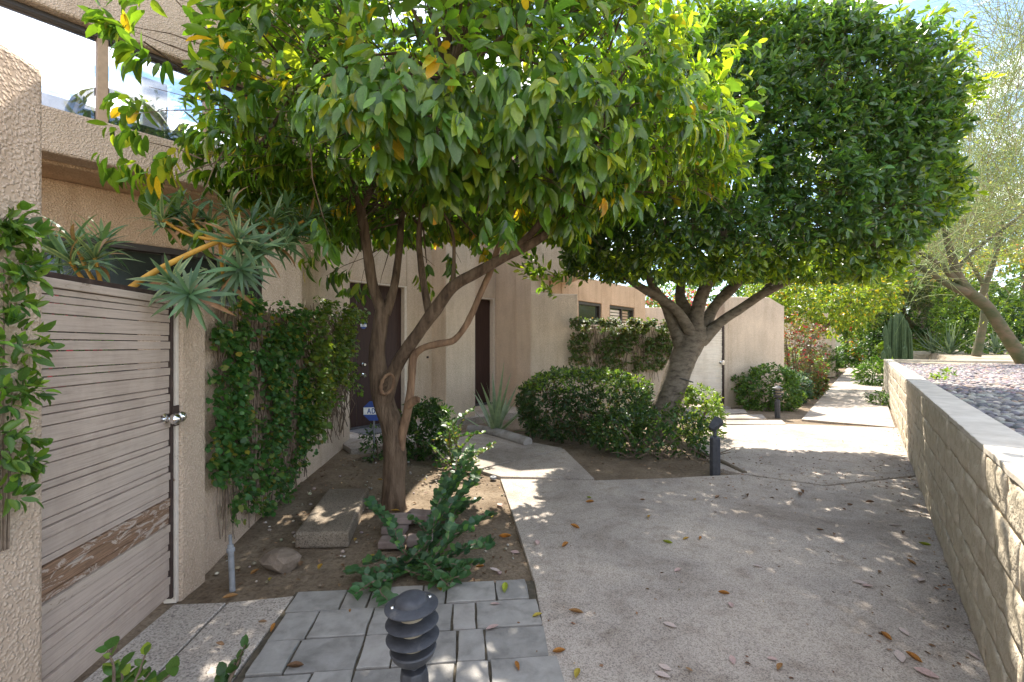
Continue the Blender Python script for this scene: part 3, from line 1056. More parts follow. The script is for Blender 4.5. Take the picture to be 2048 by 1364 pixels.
def patio_chair(t, n, lab):
    c = bp(t, n)
    ch = thing('patio_chair', (c.x, c.y, 3.05), lab, 'chair', 'patio chairs on the balcony')
    e1, e2 = BDIR.to_3d(), BN.to_3d()
    o = Vector((c.x, c.y, 3.05))
    arc = []
    for i in range(13):
        a = math.pi * i / 12
        arc.append(o + e1 * (-0.38 * math.cos(a)) + Vector((0, 0, 0.40 + 0.46 * math.sin(a) ** 0.7)))
    MB().tube(arc, 0.035, 8).build('back_frame', 'chair_grey', ch, True)
    MB().prism([(o + e1 * a + e2 * b).to_2d() for a, b in ((-0.36, -0.6), (0.36, -0.6), (0.36, 0), (-0.36, 0))], 3.32, 3.46).build('seat', 'cushion', ch, False, 0.03)
    for a in (-0.34, 0.34):
        for b in (-0.56, 0.0):
            MB().tube([o + e1 * a + e2 * b, o + e1 * a + e2 * b + Vector((0, 0, 0.33))], 0.022, 6).build('leg', 'chair_grey', ch, True)
        MB().tube([o + e1 * a + Vector((0, 0, 0.5)), o + e1 * a - e2 * 0.55 + Vector((0, 0, 0.5))], 0.03, 6).build('armrest', 'chair_grey', ch, True)


patio_chair(0.66, 0.95, 'grey rounded patio chair behind the balcony glass, beside the tan mullion')
patio_chair(-0.75, 0.9, 'dark patio chair half hidden behind the top of the stucco pier')

# ------------------------------------------------------------------ garden walls by the near gate
gw = thing('garden_wall', (GA.x, GA.y, 0), 'rough tan stucco pier at the left edge of the picture, left of the gate', 'wall')
n0 = GA - GDIR * 0.0
MB().prism([GA + GQ * 0.055, GA - GDIR * 3.0 + GQ * 0.055, GA - GDIR * 3.0 - GQ * 0.30, GA - GQ * 0.30], -0.1, 2.575).build('wall', 'stucco', gw, False, 0.025)

vw = thing('garden_wall', (GB.x, GB.y, 0), 'tan stucco garden wall behind the round-leaved vine, between near gate and door', 'wall')
g2 = GB + GDIR * 0.03
MB().prism([g2 + GQ * 0.03, g2 + GDIR * 0.27 + GQ * 0.03, g2 + GDIR * 0.27 - GQ * 0.22, g2 - GQ * 0.22], -0.1, 1.80).build('gate_pier', 'stucco', vw, False, 0.02)
ta = g2 + GDIR * 0.272
MB().prism([ta - GQ * 0.015, TW0 - GQ * 0.015, TW0 - GQ * 0.20, ta - GQ * 0.2], -0.1, 1.79).build('wall', 'stucco', vw, False, 0.02)

h2 = thing('townhouse', (-1.5, 9.0, 0), 'tan stucco house with two dark brown doors and stepped upright piers, behind the citrus tree', 'house')
tq = Vector((GQ.x, GQ.y))
MB().prism([TW0, TW1, TW1 - tq * 0.42, TW0 - tq * 0.42], -0.1, 2.57).build('porch_wall', 'stucco_pale', h2, False, 0.025)
tm = TW0.lerp(TW1, 0.30)
MB().prism([tm - tq * 0.10, TW1 - tq * 0.012 + GDIR * 0.02, TW1 - tq * 0.9 + GDIR * 0.02, tm - tq * 0.9], 2.571, 6.5).build('upper_wall', 'stucco_pale', h2, False, 0.025)
PA = V2(-1.53, 8.74)
PB = V2(-1.215, 8.47)
PC = PB + BDIR * 0.758


def dwall(name, o, t0, t1, d0, d1, z0, z1, mat='stucco_pale', parent=h2, bev=0.015):
    p = [o + BDIR * t0 + BN * d0, o + BDIR * t1 + BN * d0, o + BDIR * t1 + BN * d1, o + BDIR * t0 + BN * d1]
    return MB().prism(p, z0, z1).build(name, mat, parent, False, bev)


# door 1: o = PA, runs towards -BDIR
dwall('door_wall', PA, -0.57, 0.1, 0.0, 0.25, -0.1, 6.5)
dwall('lintel_wall', PA, -2.2, -0.571, 0.0, 0.25, 2.56, 6.5)
d1 = dwall('door', PA, -1.50, -0.625, 0.09, 0.14, 0.13, 2.53, 'door', h2, 0.004)
tag(d1, 'dark brown front door with small blue sticker and chrome locks')
dwall('side_panel', PA, -1.95, -1.512, 0.095, 0.145, 0.13, 2.53, 'door', h2, 0.004)
dwall('door_trim', PA, -0.622, -0.572, -0.012, 0.14, 0.12, 2.558, 'door_trim', h2, 0.004)
dwall('door_trim', PA, -1.95, -0.6225, -0.010, 0.14, 2.531, 2.559, 'door_trim', h2, 0.004)
dwall('threshold', PA, -1.95, -0.623, 0.0, 0.16, 0.116, 0.14, 'lamp_metal', h2, 0.004)
for z, r in ((0.99, 0.035), (1.17, 0.03)):
    c = PA + BDIR * -1.40 + BN * 0.085
    ax = (-BN).to_3d()
    b = c.to_3d() + Vector((0, 0, z))
    MB().tube([b, b + ax * 0.012, b + ax * 0.014, b + ax * 0.05, b + ax * 0.055, b + ax * 0.075], [r, r, 0.014, 0.014, r * 0.9, r * 0.7], 14).build('door_lock', 'chrome', d1, True)
# security sticker: blue octagon with a white band of lettering
def octagon(c, ex, ez, r):
    return [c + ex * (r * math.cos(math.pi / 8 + k * math.pi / 4)) + ez * (r * math.sin(math.pi / 8 + k * math.pi / 4)) for k in range(8)]


def letters(word, c, ex, ez, nrm, h, mat, parent):
    """small block capitals A, D, T from flat bars"""
    mb = MB()
    def bar(x0, y0, x1, y1, w=0.16):
        d = Vector((x1 - x0, y1 - y0))
        q = Vector((-d.y, d.x)).normalized() * w / 2
        pts = [(x0 + q.x, y0 + q.y), (x1 + q.x, y1 + q.y), (x1 - q.x, y1 - q.y), (x0 - q.x, y0 - q.y)]
        fr = [c + ex * (p[0] * h) + ez * (p[1] * h) + nrm * 0.002 for p in pts]
        bk = [p - nrm * 0.0015 for p in fr]
        mb.add(fr + bk, [(0, 1, 2, 3), (7, 6, 5, 4), (0, 4, 5, 1), (1, 5, 6, 2), (2, 6, 7, 3), (3, 7, 4, 0)])
    x = -0.5 * (len(word) * 0.8 - 0.15)
    for ch in word:
        if ch == 'A':
            bar(x, -0.5, x + 0.3, 0.5); bar(x + 0.3, 0.5, x + 0.6, -0.5); bar(x + 0.12, -0.15, x + 0.48, -0.15)
        elif ch == 'D':
            bar(x + 0.07, -0.5, x + 0.07, 0.5); bar(x, 0.43, x + 0.4, 0.43); bar(x, -0.43, x + 0.4, -0.43)
            bar(x + 0.36, 0.46, x + 0.56, 0.2); bar(x + 0.56, 0.24, x + 0.56, -0.24); bar(x + 0.56, -0.2, x + 0.36, -0.46)
        elif ch == 'T':
            bar(x, 0.43, x + 0.62, 0.43); bar(x + 0.31, 0.43, x + 0.31, -0.5)
        x += 0.8
    return mb.build('lettering', mat, parent)


def badge(c, ex, nrm, r, name, parent):
    ez = Vector((0, 0, 1))
    ring = octagon(c, ex, ez, r)
    back = [p - nrm * 0.004 for p in ring]
    mb = MB().add(ring + back, [tuple(range(8)), tuple(range(15, 7, -1))] + [(i, i + 8, (i + 1) % 8 + 8, (i + 1) % 8) for i in range(8)])
    o = mb.build(name, 'sign_blue', parent)
    q = [c + ex * (a * r * 0.93) + ez * (b * r * 0.34) + nrm * 0.0015 for a, b in ((-1, -1), (1, -1), (1, 1), (-1, 1))]
    k = [p - nrm * 0.001 for p in q]
    MB().add(q + k, [(0, 1, 2, 3), (7, 6, 5, 4), (0, 4, 5, 1), (1, 5, 6, 2), (2, 6, 7, 3), (3, 7, 4, 0)]).build('white_band', 'sign_white', o if parent is None or parent.type != 'MESH' else parent)
    letters('ADT', c, ex, ez, nrm, r * 0.5, 'sign_blue', o if parent is None or parent.type != 'MESH' else parent)
    return o


badge((PA + BDIR * -1.385 + BN * 0.083).to_3d() + Vector((0, 0, 1.83)), BDIR.to_3d(), (-BN).to_3d(), 0.062, 'security_sticker', d1)
# door bell
MB().lathe((PA + BDIR * -0.1 + BN * -0.01).to_3d() + Vector((0, 0, 1.27)), [(0.02, -0.02), (0.024, 0), (0.018, 0.02)], 10).build('door_bell', 'iron_brown', h2, True)
# pier between the doors
MB().prism([PB, PC, PC + BN * 1.5, PB + BN * 0.42], -0.1, 6.5).build('pier', 'stucco_pale', h2, False, 0.02)
# door 2
DO = V2(-0.65, 10.7)
dwall('lintel_wall', DO, -1.2, 0.405, 0.0, 0.25, 2.61, 6.5)
d2 = dwall('door', DO, -0.95, 0.30, 0.10, 0.15, 0.13, 2.57, 'door', h2, 0.004)
tag(d2, 'dark brown door half hidden by the stucco pier')
dwall('door_trim', DO, 0.302, 0.36, -0.012, 0.15, 0.12, 2.608, 'door_trim', h2, 0.004)
dwall('door_trim', DO, -0.95, 0.3015, -0.010, 0.15, 2.572, 2.609, 'door_trim', h2, 0.004)
dwall('threshold', DO, -0.95, 0.30, 0.0, 0.17, 0.106, 0.14, 'lamp_metal', h2, 0.004)
Q3 = DO + BDIR * 0.407
Q4 = V2(0.149, 10.54)
Q5 = V2(0.085, 10.47)
Q6 = V2(0.42, 10.18)
MB().prism([Q3 + BN * 0.4, Q4, Q4 + BDIR * 1.2, Q3 + BN * 0.4 + BDIR * 1.2], -0.1, 6.52).build('side_wall', 'stucco_pale', h2, False, 0.01)
MB().prism([Q5, Q6, Q6 + EDIR * 0.05 + BDIR * 0.6, Q5 + BDIR * 0.7], -0.1, 6.51).build('pilaster', 'stucco_pale', h2, False, 0.015)
Q7 = Q6 + EDIR * 1.10
MB().prism([Q6 + EDIR * 0.01, Q7, Q7 + EN * 0.25, Q6 + EDIR * 0.01 + EN * 0.25], -0.1, 2.65).build('court_wall', 'stucco_pale', h2, False, 0.02)
MB().prism([Q6 + EDIR * 0.01 + EN * 1.0, Q7 - EDIR * 0.02 + EN * 1.0, Q7 - EDIR * 0.02 + EN * 1.2, Q6 + EDIR * 0.01 + EN * 1.2], 2.0, 3.06).build('niche_back', 'stucco_warm', h2, False, 0.01)
MB().prism([Q6 + EDIR * 0.01, Q7 + EDIR * 0.25, Q7 + EDIR * 0.25 + EN * 2.4, Q6 + EDIR * 0.01 + EN * 2.4], 3.06, 6.5).build('upper_wall', 'stucco_pale', h2, False, 0.02)
# window wing behind the court wall
WO = V2(1.735, 12.0)
dwall('wing_wall', WO, -1.2, 0.01, 0.0, 0.2, 0, 3.3, 'stucco_warm')
dwall('wing_wall', WO, 1.19, 1.65, 0.0, 0.2, 0, 3.3, 'stucco_warm')
dwall('wing_wall', WO, 3.22, 4.0, 0.0, 0.2, 0, 3.3, 'stucco_warm')
dwall('wing_wall', WO, 0.011, 3.219, 0.001, 0.19, 2.66, 3.299, 'stucco_warm')
dwall('wing_wall', WO, 0.011, 1.189, 0.0, 0.2, 0, 1.2, 'stucco_warm')
dwall('wing_wall', WO, 1.651, 3.219, 0.0, 0.2, 0, 1.2, 'stucco_warm')
for a, b in ((0.02, 1.18), (1.66, 3.21)):
    w = dwall('window', WO, a, b, 0.10, 0.11, 1.2, 2.65, 'glass_dark', h2, 0)
    for f in ((a, a + 0.06, 1.2, 2.65), (b - 0.06, b, 1.2, 2.65), (a + 0.06, b - 0.06, 2.58, 2.65), ((a + b) / 2 - 0.035, (a + b) / 2 + 0.035, 1.2, 2.58)):
        if a < 1 and f[0] > 0.3 and f[1] < 0.9:
            continue
        dwall('window_frame', WO, f[0], f[1], 0.03, 0.098, f[2], f[3], 'dark_frame', w, 0.003)
    if a > 1:
        for i in range(9):
            z = 1.75 + i * 0.09
            dwall('shutter_slat', WO, a + 0.08, (a + b) / 2 - 0.06, 0.085, 0.099, z, z + 0.065, 'blind', w, 0)
            dwall('shutter_slat', WO, (a + b) / 2 + 0.1, b - 0.3, 0.085, 0.099, z, z + 0.065, 'frame_tan', w, 0)

# ------------------------------------------------------------------ gates
def gate_boards(parent, A, B, nout, zb, zt, mats, th=0.03, pattern=(0.073, 0.046, 0.033)):
    z = zb
    i = 0
    d = (B - A)
    n = nout
    while z < zt - 0.012:
        w = min(pattern[i % len(pattern)], zt - z)
        rec = (0.0, 0.006, -0.004)[i % 3] + random.uniform(-0.0012, 0.0012)
        m = mats(z + w / 2)
        tilt = random.uniform(-0.0015, 0.0015)
        MB().prism([A + n * rec, B + n * rec, B - n * th, A - n * th], z + 0.0024, z + w - 0.0024).build('board', m, parent, False, 0.0018)
        z += w
        i += 1


g1 = thing('wooden_gate', (GA.x, GA.y, 0), 'weathered beige gate of narrow boards with a peeling board low down', 'gate')
gd = GQ.copy()


def near_mat(z):
    if 0.47 < z < 0.60:
        return 'gate_peel'
    if 0.40 < z < 0.475 or z > 1.70:
        return 'gate_worn'
    return 'gate'


gate_boards(g1, GA + GDIR * 0.02, GB - GDIR * 0.03, gd, 0.035, 1.735, near_mat)
MB().prism([GA + gd * 0.012, GB - GDIR * 0.02 + gd * 0.012, GB - GDIR * 0.02 - gd * 0.045, GA - gd * 0.045], 1.737, 1.775).build('top_rail', 'gate_worn', g1, False, 0.004)
MB().prism([GA + gd * 0.004, GB - GDIR * 0.005 + gd * 0.004, GB - GDIR * 0.005 - gd * 0.055, GA - gd * 0.055], 1.776, 1.80).build('frame_bar', 'iron_brown', g1, False, 0.003)
MB().prism([GB - GDIR * 0.028 + gd * 0.010, GB - GDIR * 0.006 + gd * 0.010, GB - GDIR * 0.006 - gd * 0.05, GB - GDIR * 0.028 - gd * 0.05], 0.02, 1.774).build('frame_stile', 'iron_brown', g1, False, 0.003)
MB().prism([GB + gd * 0.02, GB + GDIR * 0.026 + gd * 0.02, GB + GDIR * 0.026 - gd * 0.05, GB - gd * 0.05], -0.02, 1.80).build('jamb', 'jamb', g1, False, 0.003)
kz = 1.075
kb = (GB - GDIR * 0.075).to_3d() + Vector((0, 0, kz))
gx = gd.to_3d()
MB().tube([kb + gx * 0.0, kb + gx * 0.006, kb + gx * 0.010, kb + gx * 0.032] + [kb + gx * (0.058 - 0.03 * math.cos(q * math.pi / 12)) for q in range(2, 13)], [0.034, 0.034, 0.014, 0.014] + [max(0.002, 0.032 * math.sin(q * math.pi / 12)) for q in range(2, 13)], 24).build('knob', 'chrome', g1, True)
kb2 = (GB + GDIR * 0.012).to_3d() + Vector((0, 0, kz))
MB().lathe(kb2 + gx * 0.035, [(max(0.002, 0.033 * math.sin(q * math.pi / 12)), -0.034 * math.cos(q * math.pi / 12)) for q in range(13)], 24).build('lock', 'chrome', g1, True)
MB().tube([kb2 + gx * 0.0, kb2 + gx * 0.05], 0.012, 8).build('lock_stem', 'iron_brown', g1, True)
MB().prism([(GB - GDIR * 0.03 + gd * 0.014), (GB + GDIR * 0.02 + gd * 0.023), (GB + GDIR * 0.02 + gd * 0.026), (GB - GDIR * 0.03 + gd * 0.02)], kz - 0.05, kz + 0.07).build('strike_plate', 'iron_brown', g1, False, 0.001)

# vine-clad wall, far gate and its end wall
gg0 = Q7 + EDIR * 2.78
gg1 = gg0 + EDIR * 1.0
w3 = thing('garden_wall', (Q7.x, Q7.y, 0), 'low tan stucco wall under the clipped vine between windows and far gate', 'wall')
MB().prism([Q7 + EDIR * 0.004, gg0 - EDIR * 0.06, gg0 - EDIR * 0.06 + EN * 0.2, Q7 + EDIR * 0.004 + EN * 0.2], -0.1, 1.96).build('wall', 'stucco_pale', w3, False, 0.02)
gt2 = thing('wooden_gate', (gg0.x, gg0.y, 0), 'pale slatted gate in a dark frame behind the leaning trunk', 'gate')
gate_boards(gt2, gg0 + EDIR * 0.03, gg1 - EDIR * 0.05, -EN, 0.13, 1.93, lambda z: 'gate_far', 0.03, (0.075, 0.05, 0.05))
for a, b, z0, z1 in ((-0.05, 0.028, 0.05, 1.97), (0.952, 1.0, 0.05, 1.97), (0.03, 0.95, 0.08, 0.128)):
    MB().prism([gg0 + EDIR * a - EN * 0.02, gg0 + EDIR * b - EN * 0.02, gg0 + EDIR * b + EN * 0.05, gg0 + EDIR * a + EN * 0.05], z0, z1).build('gate_frame', 'iron_brown', gt2, False, 0.004)
c = (gg1 - EDIR * 0.09 - EN * 0.03).to_3d() + Vector((0, 0, 1.07))
MB().tube([c + EN.to_3d() * 0.03, c, c - EN.to_3d() * 0.05, c - EN.to_3d() * 0.07], [0.04, 0.016, 0.03, 0.02], 12).build('knob', 'chrome', gt2, True)
MB().box((c.x + 0.05, c.y + 0.02, c.z), 0.05, 0.05, 0.12, 0.2).build('lock', 'chrome', gt2, False, 0.005)
w4 = thing('garden_wall', (gg1.x, gg1.y, 0), 'tall pale stucco wall with a cut-off top corner, right of the far gate', 'wall')
MB().prism([gg1 + EDIR * 0.005 - EN * 0.02, gg1 + EDIR * 0.10 - EN * 0.02, gg1 + EDIR * 0.10 + EN * 0.3, gg1 + EDIR * 0.005 + EN * 0.3], -0.1, 2.70).build('gate_pier', 'stucco_pale', w4, False, 0.02)
A4 = gg1 + EDIR * 0.101
mb = MB()
prof = [(0.0, -0.1), (1.66, -0.1), (1.66, 2.48), (1.22, 2.69), (0.0, 2.69)]
fr = [(A4 + EDIR * a).to_3d() + Vector((0, 0, z)) for a, z in prof]
bk = [p + (EN * 0.32).to_3d() for p in fr]
mb.add(fr + bk, [(0, 1, 2, 3, 4), (9, 8, 7, 6, 5)] + [(i, i + 5, (i + 1) % 5 + 5, (i + 1) % 5) for i in range(5)])
mb.build('wall', 'stucco_pale', w4, False, 0.03)
w5 = thing('garden_wall', (4.2, 15, 0), 'far pinkish stucco wall seen left of the leaning trunk, above the vine', 'wall')
MB().prism([V2(4.0, 15.2), V2(7.4, 15.9), V2(7.4, 16.1), V2(4.0, 15.4)], 0, 2.75).build('wall', 'stucco_pale', w5, False, 0.02)

# ------------------------------------------------------------------ trees: trunks
def limb(ctrl, d=None):
    """ctrl: (px, py, depth, width in px of the 2048 frame) -> control points for spline()"""
    return [(S(px, py, dd), w / FOC * dd * 0.36) for px, py, dd, w in ctrl]


def limb_mesh(mb, ctrl, sides=12, per=6, bumpy=0.10, seed=0.0):
    p, r = spline(ctrl, per)
    mb.tube(p, r, sides, bumpy, True, seed)


def twigs(mb, starts, dirs, length, r0, sides=3, sag=0.1, kink=0.25):
    for a, d in zip(starts, dirs):
        a, d = Vector(a), Vector(d).normalized()
        L = length * random.uniform(0.6, 1.3)
        pts = [a]
        for i in range(1, 4):
            d = (d + Vector((random.uniform(-kink, kink), random.uniform(-kink, kink), random.uniform(-kink, kink) - sag))).normalized()
            pts.append(pts[-1] + d * (L / 3))
        mb.tube(pts, [r0, r0 * 0.8, r0 * 0.55, r0 * 0.25], sides, 0, False)


# ---- citrus tree
CB = G(788, 1012)
ct = thing('citrus_tree', CB, 'citrus tree with large glossy drooping leaves and a twisting forked trunk, nearest tree', 'tree')
CD = CB.y
tb = MB()
limb_mesh(tb, limb([(788, 1040, CD, 92), (787, 1008, CD, 70), (787, 960, CD, 62), (790, 905, CD, 61), (784, 855, CD, 62), (768, 805, CD, 58), (758, 755, CD + .02, 52), (754, 705, CD + .04, 44),
                    (760, 655, CD + .05, 41), (767, 615, CD + .05, 38)]), 20, 8, 0.11)
limb_mesh(tb, limb([(766, 628, CD + .05, 36), (748, 580, CD + .03, 29), (737, 520, CD, 29), (725, 440, CD - .05, 27), (712, 370, CD - .12, 23), (690, 310, CD - .25, 18), (640, 250, CD - .5, 13), (590, 200, CD - .8, 8)]), 12, 6, 0.16, 3)
limb_mesh(tb, limb([(770, 628, CD + .05, 32), (788, 575, CD + .1, 22), (798, 500, CD + .2, 20), (806, 420, CD + .35, 18), (830, 330, CD + .5, 14), (850, 220, CD + .6, 9)]), 10, 6, 0.14, 5)
limb_mesh(tb, limb([(768, 805, CD - .02, 46), (792, 735, CD - .05, 36), (836, 668, CD - .12, 35), (870, 620, CD - .2, 35), (905, 574, CD - .28, 33), (950, 547, CD - .35, 31), (1010, 514, CD - .42, 28),
                    (1075, 480, CD - .5, 25), (1140, 425, CD - .5, 20), (1210, 350, CD - .5, 14), (1290, 270, CD - .5, 8)]), 14, 6, 0.12, 8)
limb_mesh(tb, limb([(860, 632, CD - .15, 26), (851, 590, CD - .12, 21), (842, 530, CD - .08, 18), (838, 470, CD, 16), (850, 380, CD - .1, 13), (870, 300, CD - .2, 8)]), 10, 6, 0.12, 11)
limb_mesh(tb, limb([(1030, 500, CD - .43, 22), (1085, 440, CD - .6, 20), (1110, 370, CD - .8, 16), (1130, 280, CD - 1.0, 12), (1150, 180, CD - 1.2, 7)]), 10, 6, 0.12, 14)
limb_mesh(tb, limb([(905, 575, CD - .28, 16), (908, 520, CD - .3, 10), (905, 465, CD - .34, 8), (885, 420, CD - .4, 5)]), 8, 5, 0.1, 15)
limb_mesh(tb, limb([(722, 420, CD - .06, 20), (770, 330, CD - .3, 15), (840, 240, CD - .7, 10), (900, 160, CD - 1.0, 6)]), 8, 6, 0.12, 17)
limb_mesh(tb, limb([(715, 390, CD - .1, 18), (620, 340, CD - .4, 13), (520, 290, CD - .8, 9), (430, 260, CD - 1.0, 5)]), 8, 6, 0.12, 19)
trunk = tb.build('trunk', 'bark_citrus', ct, True)
# old stub and the thin limb that grows out of it
sb = MB()
limb_mesh(sb, limb([(800, 905, CD - .02, 22), (806, 860, CD - .05, 26), (817, 812, CD - .08, 25), (823, 760, CD - .1, 21), (827, 715, CD - .1, 22), (845, 697, CD - .12, 19), (875, 688, CD - .14, 20), (908, 680, CD - .16, 18),
                    (935, 645, CD - .18, 18), (960, 590, CD - .2, 18), (980, 545, CD - .22, 17), (998, 490, CD - .25, 14), (1030, 420, CD - .3, 9)]), 12, 6, 0.22, 23)
limb_mesh(sb, limb([(815, 812, CD - .1, 24), (830, 800, CD - .14, 22), (839, 800, CD - .15, 14)]), 10, 4, 0.25, 25)
tag(sb.build('limb', 'bark_raw', ct, True))
# pruning scar with its callus ring
sc_c = S(775, 768, CD - 0.105)
ring, hole = [], []
for i in range(21):
    a = 2 * math.pi * i / 20
    ring.append(sc_c + Vector((0.052 * math.cos(a) + 0.020 * math.sin(a), 0.02 * math.cos(a), 0.09 * math.sin(a))))
scar = MB().tube(ring, [0.017 + 0.004 * math.sin(3 * i) for i in range(21)], 10, 0.4).build('pruning_scar', 'bark_raw', ct, True)
hp = [sc_c + Vector((0, 0.0, 0))] + [p + Vector((0, 0.012, 0)) for p in ring[:-1]]
MB().add(hp, [(0, i + 1, (i + 1) % 20 + 1) for i in range(20)]).build('heartwood', 'hole', scar)


def citrus_crown():
    cx, cy, rx, ry = -0.43, 4.3, 2.14, 2.0
    C, O = [], []
    while len(C) < 3900:
        a = random.uniform(0, 2 * math.pi)
        r = math.sqrt(random.random())
        wob = 1 + 0.13 * mnoise.noise(Vector((math.cos(a) * 1.6, math.sin(a) * 1.6, 4.0)))
        x, y = cx + rx * wob * r * math.cos(a), cy + ry * wob * r * math.sin(a)
        zb = 2.53 + 0.16 * mnoise.noise(Vector((x * 1.1, y * 1.1, 1))) + 0.10 * r * r
        if r < 0.45:
            zb += 0.25
        zb += 0.20 * max(0.0, min(1.0, (-0.7 - x) / 0.5)) * max(0.0, min(1.0, (4.2 - y) / 0.5))
        zb += 0.30 * max(0.0, min(1.0, (y - 4.3) / 0.8)) + 0.28 * max(0.0, min(1.0, (x - 0.3) / 1.2))
        zt = 2.75 + 2.25 * math.sqrt(max(0, 1 - r ** 2.4)) + 0.2 * mnoise.noise(Vector((x, y, 8)))
        k = random.random()
        if k < 0.36:
            z = zb + abs(random.gauss(0, 0.22))
        elif k < 0.74:
            z = zt - abs(random.gauss(0, 0.3))
        else:
            z = random.uniform(zb, zt)
        if not zb <= z <= zt + 0.05:
            continue
        if mnoise.noise(Vector((x * 1.25, y * 1.25, z * 1.25 + 20))) < -0.30:
            continue
        if x < -2.3 and y > 3.7:
            continue
        p = Vector((x, y, z))
        o = Vector((x - cx, y - cy, (z - 3.2) * 1.2)).normalized()
        C.append(p)
        O.append((o * 0.8 + Vector((0, 0, 0.15))).normalized())
    # loose sprays that break the outline: (px, py, depth)
    for px, py, d, ox, oz in [(225, 15, 2.9, -1, .5), (215, 80, 2.8, -1, .2), (250, 130, 2.8, -.8, 0), (235, 215, 2.8, -1, -.2), (205, 335, 3.0, -1, .1), (215, 270, 2.9, -1, .3), (255, 345, 2.9, -.8, -.3), (300, 300, 2.8, -.7, -.5),
                              (1455, 110, 4.4, 1, .5), (1470, 185, 4.4, 1, .2), (1450, 235, 4.3, 1, -.1), (1478, 325, 4.3, 1, 0), (1440, 300, 4.3, 1, .2), (1380, 60, 4.5, .6, .8), (1420, 150, 4.3, .8, .5), (1300, 30, 4.6, .3, 1),
                              (690, 545, 4.3, -.6, -.3), (720, 560, 4.5, -.2, -.5), (850, 540, 4.9, .2, -.5), (1250, 390, 3.6, .4, -.6), (1340, 360, 3.9, .6, -.5), (1150, 450, 3.7, .3, -.6), (1000, 400, 3.0, 0, -.8), (650, 500, 4.2, -.5, -.6),
                              (350, 390, 2.9, -.5, -.7), (420, 420, 2.9, -.3, -.8), (640, 440, 3.0, 0, -.8), (1020, 440, 3.3, .1, -.9), (900, 520, 4.8, .1, -.7), (960, 480, 4.6, .1, -.7)]:
        for q in range(3):
            C.append(S(px + (75 if px < 310 else 0) + random.uniform(-22, 22), py + random.uniform(-16, 16), d + random.uniform(-.15, .15)))
            O.append(Vector((ox, random.uniform(-.5, .2), oz)).normalized())
    C, O = np.array(C), np.array(O)
    per = RNG.integers(6, 11, len(C))
    pos, d, nrm, L, Wd, idx = twig_leaves(C, O, per, 0.116, 0.9, 0.5, 0.55, 0.20, 0.24, 0.43)
    n = len(pos)
    # low, outer leaves hang and show their faces
    hang = (pos[:, 2] < 3.0)
    d[hang] = unitv(d[hang] * 0.75 + np.array((0, 0, -0.62)))
    nrm[hang] = unitv(nrm[hang] * 0.5 + O[idx][hang] * 0.9)
    cols = palette(n, [(5, (0.080, 0.170, 0.024)), (4, (0.115, 0.225, 0.028)), (2.0, (0.06, 0.13, 0.036)), (2.4, (0.20, 0.28, 0.03)), (0.12, (0.38, 0.33, 0.028))], 0.14)
    yt = RNG.random(len(C)) < 0.06
    yl = yt[idx] & (RNG.random(n) < 0.55) & (pos[:, 2] < 3.6)
    cols[yl] = palette(int(yl.sum()), [(2, (0.33, 0.34, 0.03)), (1.3, (0.44, 0.35, 0.03)), (0.7, (0.52, 0.31, 0.03))], 0.12)
    young_backlit = (RNG.random(n) < 0.42 * np.clip((pos[:, 0] + 0.8) / 2.0, 0.12, 1)) & (pos[:, 2] > 2.6)
    cols[young_backlit] = np.array((0.25, 0.37, 0.035)) * (1 + 0.15 * RNG.standard_normal((young_backlit.sum(), 1)))  # lime young leaves, crowded to the right to paint the backlit rim
    L[young_backlit] *= 0.72
    Wd[young_backlit] *= 0.6
    # the largest-looking leaves are parts of their own
    vis, px, py = in_view(pos, 0)
    size = np.where(vis, L / np.maximum(pos[:, 1], 0.3), 0)
    order = np.argsort(-size)
    own, rest = order[:300], order[300:]
    leaf_objects(ct, 'leaf', pos[own], d[own], nrm[own], L[own], Wd[own], cols[own], 'leaf_citrus', T4_V, T4_F, 40, 0.05)
    me = leaves_mesh('crown', pos[rest], d[rest], nrm[rest], L[rest], Wd[rest], cols[rest], 'leaf_citrus', T4_V, T4_F, CB, 0.30 * RNG.random(len(rest)) - 0.06)
    tag(link('crown', me, ct), kind='stuff')
    tw = MB()
    sel = RNG.choice(len(C), 900, replace=False)
    twigs(tw, [Vector(C[i]) - Vector(O[i]) * 0.42 for i in sel], [O[i] for i in sel], 0.6, 0.006, 3)
    hubs = [S(712, 370, CD - .12), S(640, 250, CD - .5), S(806, 420, CD + .35), S(1140, 425, CD - .5), S(1210, 350, CD - .5), S(850, 380, CD - .1), S(1110, 370, CD - .8), S(830, 330, CD + .5), S(520, 290, CD - .8), S(900, 160, CD - 1.0)]
    for k in range(150):
        i = random.randrange(len(C))
        t = Vector(C[i])
        h = min(hubs, key=lambda q: (q - t).length + random.uniform(0, .6))
        mid = h.lerp(t, 0.5) + Vector((random.uniform(-.15, .15), random.uniform(-.15, .15), random.uniform(0, .2)))
        tw.tube([h, mid, t], [0.016, 0.011, 0.005], 4, 0, False)
    tag(tw.build('twigs', 'bark_citrus', ct, True), kind='stuff')


citrus_crown()
fr = S(870, 440, CD - 0.9)
for i, (px, py) in enumerate(((866, 432), (879, 428), (868, 442))):
    c = S(px, py, CD - 0.9)
    o = MB().lathe(c, [(0.004, -0.03), (0.02, -0.022), (0.03, 0), (0.022, 0.022), (0.004, 0.03)], 12).build('citrus_fruit', 'fruit', None, True)
    tag(o, ('left upper of three orange fruits clustered under the citrus crown', 'right upper of three orange fruits clustered under the citrus crown', 'lowest of three orange fruits clustered under the citrus crown')[i], 'fruit', 'orange fruit hanging in the citrus tree')

